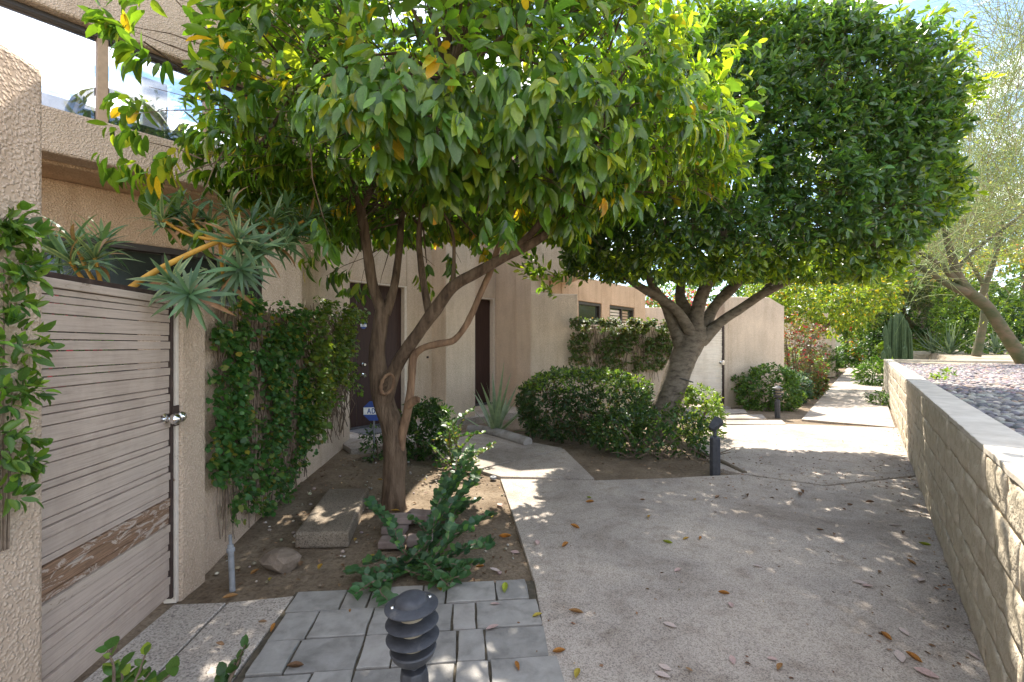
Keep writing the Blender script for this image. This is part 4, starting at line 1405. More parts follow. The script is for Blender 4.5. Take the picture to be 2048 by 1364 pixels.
# ---- ficus tree
FB = G(1322, 872)
FD = FB.y
ft = thing('ficus_tree', FB, 'ficus tree clipped to a big dense rounded box on a leaning grey trunk', 'tree')
fb = MB()
limb_mesh(fb, limb([(1318, 905, FD, 104), (1322, 868, FD, 80), (1330, 825, FD, 72), (1344, 780, FD, 68), (1360, 735, FD, 68), (1376, 695, FD, 74), (1388, 668, FD, 78), (1394, 650, FD, 58)]), 20, 7, 0.08, 31)
limb_mesh(fb, limb([(1366, 700, FD, 46), (1350, 655, FD - .02, 36), (1335, 615, FD - .1, 32), (1318, 590, FD - .1, 26), (1300, 560, FD - .2, 22), (1290, 500, FD - .3, 16)]), 12, 6, 0.1, 33)
limb_mesh(fb, limb([(1384, 668, FD - .12, 34), (1350, 617, FD - .3, 24), (1305, 588, FD - .4, 24), (1268, 566, FD - .55, 20), (1220, 530, FD - .7, 12)]), 12, 6, 0.1, 35)
limb_mesh(fb, limb([(1390, 668, FD - .1, 46), (1396, 615, FD - .15, 35), (1412, 570, FD - .2, 34), (1428, 530, FD - .2, 28), (1450, 450, FD - .2, 18)]), 12, 6, 0.1, 37)
limb_mesh(fb, limb([(1400, 668, FD, 40), (1430, 612, FD + .1, 28), (1465, 575, FD + .1, 30), (1500, 540, FD + .1, 24), (1560, 470, FD + .1, 14)]), 12, 6, 0.1, 39)
limb_mesh(fb, limb([(1400, 682, FD - .05, 44), (1440, 645, FD - .15, 27), (1480, 618, FD - .25, 26), (1525, 588, FD - .35, 24), (1570, 566, FD - .45, 21), (1630, 540, FD - .6, 16), (1700, 490, FD - .7, 9)]), 12, 6, 0.1, 41)
limb_mesh(fb, limb([(1525, 588, FD - .35, 18), (1545, 560, FD - .3, 16), (1570, 525, FD - .3, 10)]), 10, 5, 0.1, 43)
limb_mesh(fb, limb([(1385, 640, FD + .15, 40), (1360, 590, FD + .3, 28), (1375, 530, FD + .5, 20), (1400, 450, FD + .6, 12)]), 12, 5, 0.1, 45)
fb.build('trunk', 'bark_ficus', ft, True)
wr = []
cwr = S(1359, 757, FD)
for i in range(25):
    a = 2 * math.pi * i / 24
    wr.append(cwr + Vector((0.208 * math.cos(a), 0.208 * math.sin(a), -0.06 * math.cos(a))))
tag(MB().tube(wr, 0.009, 6).build('wire_loop', 'wire', None, True), 'dark wire loop tied around the leaning ficus trunk', 'wire')


def ficus_crown():
    C, O = super_shell(11800, (3.24, 6.92, 4.06), (2.56, 1.85, 1.72), 3.1, 0.80, -1.0, 0.085, 3.0, 1.5)
    keep = np.array([mnoise.noise(Vector((p * 1.6 + 11).tolist())) > -0.47 and p[2] > 2.30 + 0.14 * (p[1] - 4.9) for p in C])
    C, O = C[keep], O[keep]
    Ci, Oi = super_shell(1500, (3.26, 6.92, 4.2), (2.3, 1.6, 1.6), 3.0, 0.35, -1.0, 0.05, 3.0, 1.1)
    ki = Ci[:, 2] > 2.55 + 0.14 * (Ci[:, 1] - 4.9)
    C, O = np.concatenate([C, Ci[ki]]), np.concatenate([O, Oi[ki]])
    per = RNG.integers(7, 11, len(C))
    pos, d, nrm, L, Wd, idx = twig_leaves(C, O, per, 0.098, 0.85, 0.10, 0.6, 0.14, 0.2, 0.46)
    n = len(pos)
    cols = palette(n, [(6, (0.050, 0.112, 0.036)), (4, (0.068, 0.15, 0.038)), (2, (0.045, 0.096, 0.046)), (1.4, (0.13, 0.22, 0.04))], 0.15)
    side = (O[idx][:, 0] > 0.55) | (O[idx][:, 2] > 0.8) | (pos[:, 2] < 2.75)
    backlit = side & (RNG.random(n) < 0.5)
    cols[backlit] = np.array((0.16, 0.25, 0.03)) * (1 + 0.15 * RNG.standard_normal((backlit.sum(), 1)))  # lime tint paints backlit glow on the right, top and low leaves
    # longer shoots past the clipped face on the right
    sh = []
    so = []
    for px, py, dd in [(1995, 175, 6.4), (1975, 60, 6.2), (1925, 30, 6.2), (1960, 260, 6.5), (1935, 370, 6.3), (1915, 420, 6.2), (1890, 450, 6.2), (1965, 150, 6.4), (1830, 560, 6.6), (1780, 560, 6.4), (1945, 310, 6.4), (1870, 500, 6.4),
                       (1100, 545, 5.9), (1120, 560, 6.0), (1150, 575, 6.0), (1480, 30, 5.6), (1440, 40, 5.6), (1990, 110, 6.4), (2000, 185, 6.4)]:
        for q in range(6):
            sh.append(S(px - random.uniform(5, 50) - (42 if px > 1850 else 0), py + random.uniform(-22, 22), dd))
            so.append((1 if px > 1400 else -.6, random.uniform(-.3, .3), 0.5))
    p2, d2, n2, L2, W2, _ = twig_leaves(np.array(sh), unitv(np.array(so)), RNG.integers(7, 11, len(sh)), 0.105, 0.7, 0.0, 0.6, 0.20, 0.2, 0.42)
    c2 = palette(len(p2), [(3, (0.15, 0.25, 0.03)), (2, (0.08, 0.16, 0.03)), (1, (0.22, 0.30, 0.03))], 0.15)
    pos, d, nrm, L, Wd, cols = [np.concatenate(q) for q in ((pos, p2), (d, d2), (nrm, n2), (L, L2), (Wd, W2), (cols, c2))]
    vis, px, py = in_view(pos, 0)
    front = np.where(vis & (px > 1490), L / np.maximum(pos[:, 1], 0.3), 0)
    order = np.argsort(-front)
    own, rest = order[:300], order[300:]
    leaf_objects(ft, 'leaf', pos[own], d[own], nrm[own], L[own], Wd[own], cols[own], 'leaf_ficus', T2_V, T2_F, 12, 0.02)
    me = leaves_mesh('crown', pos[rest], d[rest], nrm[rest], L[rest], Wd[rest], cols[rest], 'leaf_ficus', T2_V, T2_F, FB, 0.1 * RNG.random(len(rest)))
    tag(link('crown', me, ft), kind='stuff')
    tw = MB()
    sel = RNG.choice(len(C), 2600, replace=False)
    twigs(tw, [Vector(C[i]) - Vector(O[i]) * 0.4 for i in sel], [O[i] for i in sel], 0.5, 0.007, 3, 0.0, 0.35)
    tag(tw.build('twigs', 'twig', ft, True), kind='stuff')


ficus_crown()


# ------------------------------------------------------------------ shrubs and small plants
GREEN_DARK = [(5, (0.035, 0.085, 0.022)), (3, (0.05, 0.11, 0.026)), (1, (0.09, 0.17, 0.03))]
GREEN_MID = [(4, (0.055, 0.125, 0.025)), (3, (0.08, 0.16, 0.03)), (1.5, (0.13, 0.22, 0.035))]
GREEN_LIME = [(3, (0.12, 0.21, 0.03)), (3, (0.18, 0.28, 0.035)), (1, (0.07, 0.14, 0.03))]
GREEN_BLUE = [(4, (0.035, 0.085, 0.045)), (3, (0.055, 0.115, 0.055)), (1, (0.09, 0.16, 0.07))]


def shrub(name, label, cat, c, r, n, leaf, pal, group=None, p=2.6, inner=0.7, rough=0.12, per=(6, 10), mat='leaf_shrub', top=None, stems=6, stem_r=1.0, droop=0.1, bottom=-0.92, tv=T2_V, tf=T2_F, aspect=0.5, twig=0.1, own=0):
    base = Vector((c[0], c[1], max(0.0, c[2] - r[2])))
    o = thing(name, base, label, cat, group)
    C, O = super_shell(n, c, r, p, inner, bottom, rough, random.uniform(0, 50), 2.2 / max(r))
    pos, d, nrm, L, Wd, idx = twig_leaves(C, O, RNG.integers(per[0], per[1], n), leaf, 0.85, droop, 0.6, twig, 0.22, aspect)
    cols = palette(len(pos), pal, 0.16)
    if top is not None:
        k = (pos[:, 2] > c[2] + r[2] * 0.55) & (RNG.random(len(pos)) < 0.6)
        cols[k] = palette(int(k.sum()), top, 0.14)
    rest = np.arange(len(pos))
    if own:
        vis, px, py = in_view(pos, 0)
        order = np.argsort(-np.where(vis, L / np.maximum(pos[:, 1], 0.3), 0))
        leaf_objects(o, 'leaf', pos[order[:own]], d[order[:own]], nrm[order[:own]], L[order[:own]], Wd[order[:own]], cols[order[:own]], mat, tv, tf, 10, 0.03)
        rest = order[own:]
    tag(link('foliage', leaves_mesh('foliage', pos[rest], d[rest], nrm[rest], L[rest], Wd[rest], cols[rest], mat, tv, tf, base), o), kind='stuff')
    mb = MB()
    for i in range(stems):
        a = random.uniform(0, 6.28)
        t = Vector((c[0] + r[0] * 0.65 * math.cos(a), c[1] + r[1] * 0.65 * math.sin(a), c[2] + r[2] * random.uniform(-0.2, 0.6)))
        b = Vector((c[0] + r[0] * 0.25 * math.cos(a), c[1] + r[1] * 0.25 * math.sin(a), base.z - 0.03))
        mb.tube([b, b.lerp(t, 0.5) + Vector((0, 0, 0.05)), t], [0.016 * stem_r, 0.011 * stem_r, 0.005 * stem_r], 5, 0, False)
    if stems:
        tag(mb.build('stems', 'twig', o, True), kind='stuff')
    return o


# clipped hedge in front of the leaning trunk
shrub('clipped_hedge', 'clipped round-cornered hedge with glossy leaves left of the leaning ficus trunk', 'hedge', (1.20, 7.75, 0.50), (1.02, 0.85, 0.52), 1700, 0.062, [(5, (0.035, 0.075, 0.024)), (3, (0.055, 0.105, 0.028)), (1, (0.10, 0.085, 0.03))], None, 3.0, 0.72, 0.08, (6, 10), top=GREEN_LIME, stems=14)  # lime top: sunlight on the hedge put into the leaf colour
shrub('shrub', 'yellow-green shrub right of the base of the leaning ficus trunk', 'shrub', (2.98, 7.6, 0.36), (0.42, 0.42, 0.42), 330, 0.06, GREEN_LIME, None, 2.2, 0.6, 0.2, stems=6)
shrub('shrub', 'low dark leafy shrub with bare lower branches in front of the ficus trunk', 'shrub', (1.92, 6.45, 0.30), (0.78, 0.42, 0.27), 420, 0.062, GREEN_DARK + [(1.2, (0.10, 0.15, 0.03))], None, 2.2, 0.5, 0.2, (4, 8), stems=5, droop=0.2)
db = thing('dead_branches', (2.0, 6.1, 0), 'tangle of dry grey branches on the soil under the low shrub', 'branches')
for k in range(16):
    a = Vector((random.uniform(1.5, 2.6), random.uniform(6.0, 6.4), 0.0))
    pts = [a]
    ang_ = random.uniform(0, 6.28)
    for i in range(4):
        ang_ += random.uniform(-.5, .5)
        pts.append(pts[-1] + Vector((0.11 * math.cos(ang_), 0.07 * math.sin(ang_), random.uniform(-0.01, 0.06))))
    pts = [Vector((q.x, q.y, max(q.z, -0.02))) for q in pts]
    MB().tube(pts, [0.012, 0.010, 0.008, 0.006, 0.003], 5, 0, False).build('branch', 'twig', db, True)

# dark shrub and twiggy shrubs by the citrus trunk
shrub('shrub', 'small dark glossy shrub just right of the citrus trunk, by the door walk', 'shrub', (-1.16, 6.15, 0.38), (0.30, 0.3, 0.36), 420, 0.055, GREEN_DARK, None, 2.2, 0.45, 0.25, stems=6)
shrub('shrub', 'sparse low plant at the foot of the blue yard sign', 'shrub', (-1.70, 5.9, 0.2), (0.22, 0.2, 0.2), 60, 0.05, GREEN_DARK, None, 2.0, 0.3, 0.3, stems=4)

# hedge rows along the far walk
shrub('shrub', 'bushy green shrub behind the tiered path light at the far wall', 'shrub', (6.1, 10.95, 0.42), (0.70, 0.45, 0.5), 560, 0.075, GREEN_MID, None, 2.2, 0.6, 0.2, stems=8)
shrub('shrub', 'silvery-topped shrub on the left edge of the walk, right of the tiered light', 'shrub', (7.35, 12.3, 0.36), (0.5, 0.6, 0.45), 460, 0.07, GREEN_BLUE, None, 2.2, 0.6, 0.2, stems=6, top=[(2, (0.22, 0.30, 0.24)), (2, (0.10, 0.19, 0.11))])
shrub('shrub', 'reddish-green bush on the left edge of the walk behind the silvery shrub', 'shrub', (8.75, 13.7, 0.36), (0.36, 0.5, 0.45), 360, 0.085, [(3, (0.08, 0.14, 0.03)), (1.2, (0.22, 0.09, 0.03)), (1, (0.16, 0.18, 0.04))], None, 2.2, 0.6, 0.2, stems=5)
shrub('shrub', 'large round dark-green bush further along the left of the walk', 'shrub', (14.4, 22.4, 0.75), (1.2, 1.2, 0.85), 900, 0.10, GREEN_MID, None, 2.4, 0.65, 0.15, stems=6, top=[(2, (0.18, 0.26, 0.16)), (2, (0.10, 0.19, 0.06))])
shrub('shrub', 'lime-leaved bush between the bougainvillea and the large round bush', 'shrub', (11.0, 17.6, 0.6), (0.8, 0.8, 0.65), 420, 0.09, GREEN_LIME, None, 2.2, 0.6, 0.2, stems=5)
shrub('shrub', 'small bush at the far end of the walk before the cream wall', 'shrub', (22.6, 31.5, 0.6), (1.1, 1.0, 0.75), 420, 0.14, GREEN_MID, None, 2.2, 0.6, 0.2, stems=4)

# bougainvillea climbing the far wall's end
bo = shrub('bougainvillea', 'leggy bougainvillea with dark red bracts at the end of the pale wall', 'shrub', (8.05, 12.9, 1.25), (0.62, 0.5, 1.15), 560, 0.075, [(4, (0.10, 0.115, 0.05)), (3, (0.15, 0.13, 0.07)), (1.6, (0.30, 0.035, 0.04)), (1, (0.17, 0.21, 0.09))], None, 2.2, 0.35, 0.25, (5, 8), stems=16)
shrub('bougainvillea', 'bougainvillea with pink flowers behind the far wall, left of the ficus fork', 'shrub', (5.9, 16.6, 2.9), (1.3, 0.5, 0.55), 360, 0.09, [(3, (0.10, 0.17, 0.04)), (1.2, (0.5, 0.03, 0.12)), (1, (0.2, 0.26, 0.06))], None, 2.2, 0.4, 0.3, stems=0)
shrub('shrub', 'green and pink flowering bush glimpsed over the near gate beside the leaves', 'shrub', (-3.1, 2.95, 1.45), (0.5, 0.16, 0.32), 150, 0.06, [(4, (0.08, 0.16, 0.03)), (1, (0.55, 0.03, 0.10))], None, 2.2, 0.4, 0.2, stems=3)


# ---- vines on the walls
def vine(name, label, A, dirv, nout, length, ztop, zbot, n, leaf, pal, cover, mat='leaf_vine', stems=60, th=0.16, dry=0.0, lean=None, own=0):
    base = Vector((A[0], A[1], 0))
    o = thing(name, base, label, 'vine')
    P, O = [], []
    while len(P) < n:
        a, b = random.random(), random.random()
        t, z = a * length, zbot + (ztop - zbot) * b
        if not cover(a, b):
            continue
        q = mnoise.noise(Vector((t * 2.6, z * 2.6, 5)))
        if q < -0.16 and random.random() < 0.85:
            continue
        dd = th * (0.35 + 0.65 * random.random()) * (0.7 + 0.5 * q) + (0.10 if b > 0.9 else 0)
        p = Vector(A) + dirv * t + nout * dd
        P.append((p.x, p.y, z))
        O.append((nout.x, nout.y, -0.15 if b < 0.9 else 0.6))
    P, O = np.array(P), unitv(np.array(O))
    pos, d, nrm, L, Wd, idx = twig_leaves(P, O, RNG.integers(3, 6, n), leaf, 0.8, 0.55, 0.75, 0.08, 0.25, 0.85)
    cols = palette(len(pos), pal, 0.16)
    rest = np.arange(len(pos))
    if own:
        vis, px, py = in_view(pos, 0)
        order = np.argsort(-np.where(vis, L / np.maximum(pos[:, 1], 0.3), 0))
        leaf_objects(o, 'leaf', pos[order[:own]], d[order[:own]], nrm[order[:own]], L[order[:own]], Wd[order[:own]], cols[order[:own]], mat, TR_V, TR_F, 10, 0.03)
        rest = order[own:]
    tag(link('foliage', leaves_mesh('foliage', pos[rest], d[rest], nrm[rest], L[rest], Wd[rest], cols[rest], mat, TR_V, TR_F, base), o), kind='stuff')
    mb = MB()
    for k in range(stems):
        a = random.random()
        if not cover(a, 0.7) or a < 0.08:
            continue
        t = a * length
        z0, z1 = ztop - random.uniform(0, 0.3), random.uniform(zbot, (ztop + zbot) / 2)
        pts = []
        for i in range(7):
            f = i / 6
            q = Vector(A) + dirv * (t + 0.06 * math.sin(5 * f + k) + random.uniform(-.02, .02)) + nout * (0.02 + th * 0.5 * random.random())
            pts.append((q.x, q.y, z0 + (z1 - z0) * f))
        mb.tube(pts, random.uniform(0.0025, 0.006), 4, 0, False)
    tag(mb.build('stems', 'twig', o, True), kind='stuff')
    return o


va = ta - GQ * 0.015
vlen = (TW0 - va).length


def near_cover(a, b):
    # full at the top, ragged foot that rises to the right
    foot = 0.06 + 0.05 * math.sin(a * 9) if a < 0.8 else 0.12
    left = 0.0 + 0.12 * (b < 0.25)
    edge = 0.08 * mnoise.noise(Vector((b * 6, 2.0, 0)))
    return b > foot and a > left + edge and (b > 0.30 or random.random() < 0.5) and b < 0.97 + 0.05 * mnoise.noise(Vector((a * 14, 7, 0)))


vine('climbing_vine', 'round-leaved vine covering the stucco wall right of the near gate', va, GDIR, GQ, vlen * 1.02, 1.86, 0.06, 1650, 0.039,
     [(5, (0.045, 0.125, 0.03)), (3, (0.065, 0.16, 0.035)), (1.4, (0.11, 0.18, 0.035)), (0.5, (0.22, 0.20, 0.03))], near_cover, stems=300, th=0.11, own=150)


def hang_cover(a, b):
    return b > 0.12 + 0.75 * (a - 0.15) * (a > 0.15) or (b > 0.8 - 0.5 * a and random.random() < 0.6)


vine('climbing_vine', 'thin yellowish trailing vine hanging over the porch wall beside the brown door', TW0 - GDIR * 0.25, GDIR, GQ, 1.9, 1.95, 0.30, 900, 0.042,
     [(3, (0.12, 0.19, 0.03)), (3, (0.08, 0.15, 0.03)), (1, (0.2, 0.24, 0.04))], hang_cover, stems=150, th=0.26)


def far_cover(a, b):
    return (b > 0.88) or (b > 0.25 + 0.35 * max(0, 0.35 - a) and random.random() < 0.33 + 0.25 * b)


vine('climbing_vine', 'clipped small-leaved vine draped over the low wall behind the hedge', Q7 - EDIR * 0.25, EDIR, -EN, 2.95, 2.06, 0.55, 1500, 0.055,
     [(4, (0.075, 0.125, 0.035)), (3, (0.12, 0.165, 0.05)), (1.5, (0.16, 0.14, 0.07))], far_cover, stems=260, th=0.16)

# ---- left-edge bush and foreground sprigs
shrub('shrub', 'bright leafy bush at the left edge in front of the stucco pier', 'shrub', (-1.785, 1.62, 1.43), (0.022, 0.07, 0.62), 120, 0.050, [(3, (0.07, 0.15, 0.025)), (3, (0.15, 0.28, 0.03)), (1, (0.05, 0.11, 0.035))], None, 2.2, 0.4, 0.22, (5, 9), stems=5, stem_r=0.3, droop=0.0, tv=T4_V, tf=T4_F, aspect=0.42, twig=0.06, own=160)


def sprig(name, label, stems_, leaf, pal, cat='plant', group=None, round_=True, gap=0.034, mat='leaf_shrub', own=False):
    """stems as polylines (Vectors) with leaf pairs along them"""
    base = Vector(stems_[0][0])
    base.z = 0
    o = thing(name, base, label, cat, group)
    P, D, N, = [], [], []
    mb = MB()
    for st in stems_:
        p, r = spline([(q, 0.006) for q in st], 8)
        n = len(p)
        mb.tube(p, [0.008 - 0.005 * i / n for i in range(n)], 5, 0, False)
        acc = 0.0
        for i in range(1, n):
            seg = p[i] - p[i - 1]
            acc += seg.length
            if acc > gap:
                acc = 0
                t = seg.normalized()
                side = t.cross(Vector((0, 0, 1)))
                side = side.normalized() if side.length > 0.05 else Vector((1, 0, 0))
                sp = random.uniform(0, 3.14)
                for sg in (-1, 1):
                    dv = (side * sg * math.cos(sp * 0.35) + Vector((0, 0, 0.45)) + t * 0.45 + Vector((random.gauss(0, .25), random.gauss(0, .25), random.gauss(0, .25))))
                    P.append(p[i])
                    D.append(dv)
                    N.append(Vector((random.gauss(0, .3), random.gauss(0, .3) - 0.35, 1)))
    tag(mb.build('stems', 'twig', o, True), kind='stuff')
    P, D, N = np.array([list(q) for q in P]), unitv(np.array([list(q) for q in D])), unitv(np.array([list(q) for q in N]))
    L = leaf * (1 + 0.2 * RNG.standard_normal(len(P))).clip(0.5, 1.5)
    cols = palette(len(P), pal, 0.15)
    if own:
        k = min(len(P), 200)
        order = np.argsort(P[:, 1])
        leaf_objects(o, 'leaf', P[order[:k]], D[order[:k]], N[order[:k]], L[order[:k]], L[order[:k]] * 0.78, cols[order[:k]], mat, T4_V, T4_F, 8, 0.03)
        rest = order[k:]
        if len(rest) == 0:
            return o
    else:
        rest = np.arange(len(P))
    tag(link('foliage', leaves_mesh('foliage', P[rest], D[rest], N[rest], L[rest], L[rest] * 0.78, cols[rest], mat, TR_V, TR_F, base), o), kind='stuff')
    return o


# creeping round-leaved shrub between citrus trunk and pavers
st = []
root = G(800, 1135)
for (x1, y1, h1_), (x2, y2, h2_), (x3, y3, h3_) in [((850, 1090, .16), (880, 1010, .30), (905, 960, .36)), ((860, 1060, .2), (920, 1000, .26), (950, 955, .34)), ((880, 1100, .12), (930, 1060, .2), (985, 1030, .22)),
                                                    ((880, 1120, .08), (940, 1100, .12), (980, 1095, .10)), ((850, 1140, .05), (900, 1130, .10), (960, 1125, .08)), ((840, 1150, .05), (880, 1160, .06), (930, 1150, .07)),
                                                    ((780, 1160, .03), (760, 1180, .06), (775, 1200, .05)), ((790, 1130, .06), (770, 1140, .06), (745, 1150, .05)), ((760, 1165, .04), (735, 1175, .05), (710, 1185, .04)),
                                                    ((820, 1120, .12), (860, 1075, .25), (870, 1030, .38)), ((840, 1130, .1), (890, 1090, .2), (905, 1040, .3)), ((800, 1090, .2), (780, 1040, .26), (740, 1010, .26)),
                                                    ((830, 1110, .1), (850, 1130, .1), (870, 1165, .05)), ((860, 1125, .06), (895, 1145, .05), (905, 1165, .04))]:
    st.append([root + Vector((random.uniform(-.05, .1), random.uniform(-.05, .1), 0)), G(x1, y1, h1_ * 0.6), G(x2, y2, h2_ * 0.8), G(x3, y3, h3_ * 0.9)])
for (x1, y1, d1_), (x2, y2, d2_), (x3, y3, d3_) in [((880, 1040, 3.9), (895, 985, 4.2), (930, 930, 4.5)), ((875, 1030, 3.9), (905, 970, 4.3), (915, 905, 4.6)), ((890, 1020, 4.0), (935, 975, 4.3), (955, 940, 4.5)), ((860, 1050, 3.8), (880, 1000, 4.0), (890, 950, 4.3)), ((885, 1060, 3.8), (930, 1015, 4.0), (955, 1000, 4.1)), ((890, 1000, 4.1), (920, 950, 4.4), (945, 900, 4.7))]:
    st.append([G(850, 1110), S(x1, y1, d1_), S(x2, y2, d2_), S(x3, y3, d3_)])
for q in list(st):
    for rr in range(1):
        a_ = q[1].lerp(q[2], random.random())
        e_ = q[3].lerp(q[2], random.random()) + Vector((random.uniform(-.16, .16), random.uniform(-.2, .2), random.uniform(-.02, .05)))
        e_.z = max(e_.z, 0.03)
        st.append([a_, a_.lerp(e_, 0.5) + Vector((0, 0, 0.03)), e_])
sprig('creeping_shrub', 'sprawling dark round-leaved shrub on the soil behind the near path light', st, 0.056, [(4, (0.045, 0.11, 0.05)), (3, (0.06, 0.135, 0.055)), (1.3, (0.10, 0.21, 0.05))], 'shrub', None, True, 0.022, own=True)
st = []
root = G(905, 935)
for x, y, z in [(900, 850, .6), (930, 830, .75), (880, 870, .55), (945, 870, .55), (985, 895, .42), (965, 905, .4), (860, 890, .4), (915, 900, .5), (935, 925, .3), (950, 950, .2), (890, 940, .2), (920, 960, .22)]:
    d = 5.6 + random.uniform(-.25, .25)
    t = S(x, y, d)
    m = root.lerp(t, 0.5) + Vector((random.uniform(-.06, .06), random.uniform(-.08, .08), 0.02))
    st.append([root, m, t])
    st.append([m, m.lerp(t, 0.5) + Vector((random.uniform(-.15, .15), random.uniform(-.1, .1), 0.06)), t + Vector((random.uniform(-.15, .15), random.uniform(-.15, .15), random.uniform(-.05, .05)))])
sprig('leggy_shrub', 'leggy sunlit shrub with small leaves left of the concrete door walk', st, 0.052, [(3, (0.05, 0.12, 0.035)), (2, (0.10, 0.19, 0.04)), (1, (0.22, 0.24, 0.04))], 'shrub', None, True, 0.03)
st = []
for x, y, z in [(215, 1300, .25), (240, 1335, .15), (290, 1310, .18), (300, 1345, .12), (340, 1350, .1), (260, 1355, .1), (225, 1345, .12)]:
    t = S(x, y, 1.85)
    st.append([Vector((-1.52, 1.72, 0.0)), Vector((-1.50, 1.78, 0)).lerp(t, 0.6) + Vector((0, 0, .03)), t])
sprig('seedling', 'small bright green seedling growing at the bottom-left edge beside the gate', st, 0.05, GREEN_MID + [(2, (0.2, 0.3, 0.03))], 'plant', 'seedlings by the gate apron', True, 0.03, own=True)
st = []
for x, y in [(490, 1290), (470, 1325), (450, 1345)]:
    t = S(x, y, 1.85)
    st.append([Vector((-1.18, 1.75, 0.0)), Vector((-1.16, 1.8, 0.05)).lerp(t, 0.6), t])
sprig('seedling', 'dark green seedling standing alone between the apron and the pavers', st, 0.05, GREEN_DARK, 'plant', 'seedlings by the gate apron', True, 0.036, own=True)


# ---- strap-leaved rosettes
def blade_mesh(w, droop, cols, seg=5, fold=0.18, taper=1.0, thick=0.0):
    """a sword leaf of unit length along +y, drooping; returns mesh (quads)"""
    V, F, Cc = [], [], []
    for i in range(seg + 1):
        t = i / seg
        ww = w * (0.55 + 1.2 * t) * (1 - t ** 2.2) if taper > 0.5 else w * (1 - t ** 1.6)
        ww = max(ww, 0.002)
        y = t * (1 - 0.25 * droop * t)
        z = -droop * t * t * 0.6
        for k, (xx, zz) in enumerate(((-1, fold), (0, 0), (1, fold))):
            V.append((xx * ww, y, z + zz * ww))
            Cc.append(cols[0] if k == 1 else cols[1])
    for i in range(seg):
        for k in range(2):
            a = i * 3 + k
            F.append((a, a + 1, a + 4, a + 3))
    return np.array(V), np.array(F), np.array(Cc)


def rosette(parent, c, axis, n, ln, meshes, name='leaf', wide=1.35, flat=False):
    axis = Vector(axis).normalized()
    u = axis.orthogonal().normalized()
    v = axis.cross(u)
    o0 = org(parent)
    for i in range(n):
        a = i * 2.39996 + random.uniform(-.2, .2)
        el = 0.05 + (wide - 0.05) * ((i + 0.5) / n) ** 0.8
        d = (axis * math.cos(el) + (u * math.cos(a) + v * math.sin(a)) * math.sin(el)).normalized()
        nn = (axis - d * axis.dot(d))
        nn = nn.normalized() if nn.length > 0.01 else u
        x = d.cross(nn).normalized()
        z = x.cross(d)
        L = ln * random.uniform(0.75, 1.2)
        o = link(name, random.choice(meshes), parent)
        st_ = Vector(c) - axis * (0.05 * (i / n)) * (ln / 0.22)
        mtx = Matrix.Identity(4)
        for r in range(3):
            mtx[r][0], mtx[r][1], mtx[r][2], mtx[r][3] = x[r] * L, d[r] * L, z[r] * L, st_[r] - o0[r]
        o.matrix_basis = mtx


dr = thing('dracaena', (-2.55, 2.9, 0), 'spiky dracaena with striped strap-leaf heads on yellow stems leaning over the gate', 'plant')
DM = []
for i in range(8):
    g = random.uniform(0.85, 1.2)
    cols = [np.array((0.075, 0.15, 0.075)) * g, np.array((0.32, 0.38, 0.17)) * g] if i % 2 else [np.array((0.06, 0.125, 0.06)) * g, np.array((0.13, 0.21, 0.09)) * g]
    if i == 7:
        cols = [np.array((0.30, 0.17, 0.08)), np.array((0.26, 0.15, 0.07))]
    V, F, Cc = blade_mesh(0.066, random.uniform(0.1, 0.9), cols, 5)
    DM.append(raw_mesh('leaf', V, F, Cc, 'leaf_strap'))
heads = [(150, 487, 2.55, (-.2, -.3, 1)), (140, 522, 2.40, (-.4, -.5, .8)), (190, 515, 2.5, (.3, -.3, 1)), (325, 440, 2.95, (0, -.4, 1)), (385, 440, 3.05, (.5, -.3, 1)), (461, 425, 3.2, (.1, -.4, 1)), (475, 482, 3.0, (.6, -.7, .6)),
         (345, 565, 2.62, (.3, -1, .35)), (448, 562, 2.92, (.4, -1, .2)), (547, 440, 3.3, (.3, -.4, 1)), (556, 488, 3.3, (.9, -.4, .4)), (610, 440, 3.5, (.8, -.3, .7))]
per_head = 25
heads = [(a_, b_, c_ - (0.22 if a_ > 300 and b_ < 530 else 0), d_) for a_, b_, c_, d_ in heads]

joints = [S(262, 575, 2.5), S(330, 532, 2.62), S(440, 482, 2.8), S(540, 455, 3.2)]
mb = MB()
p, r = spline([(S(235, 600, 2.5), 0.018), (joints[0], 0.017), (joints[1], 0.016), (joints[2], 0.014), (joints[3], 0.011), (S(600, 445, 3.5), 0.007)], 6)
mb.tube(p, r, 10, 0.05)
mb.build('stem', 'stem_yellow', dr, True)
for hx in heads:
    c = S(hx[0], hx[1], hx[2])
    j = min(joints, key=lambda q: (q - c).length)
    if hx[0] < 220:
        j = S(215, 600, 2.55)
    mid = j.lerp(c, 0.55) + Vector((0, 0, -0.03))
    p, r = spline([(j, 0.011), (mid, 0.010), (c, 0.010)], 5)
    MB().tube(p, r, 8, 0.04).build('stem', 'stem_yellow', dr, True)
for hx in heads:
    c = S(hx[0], hx[1], hx[2])
    rosette(dr, c, hx[3], per_head, 0.205, DM, 'leaf', 1.75)

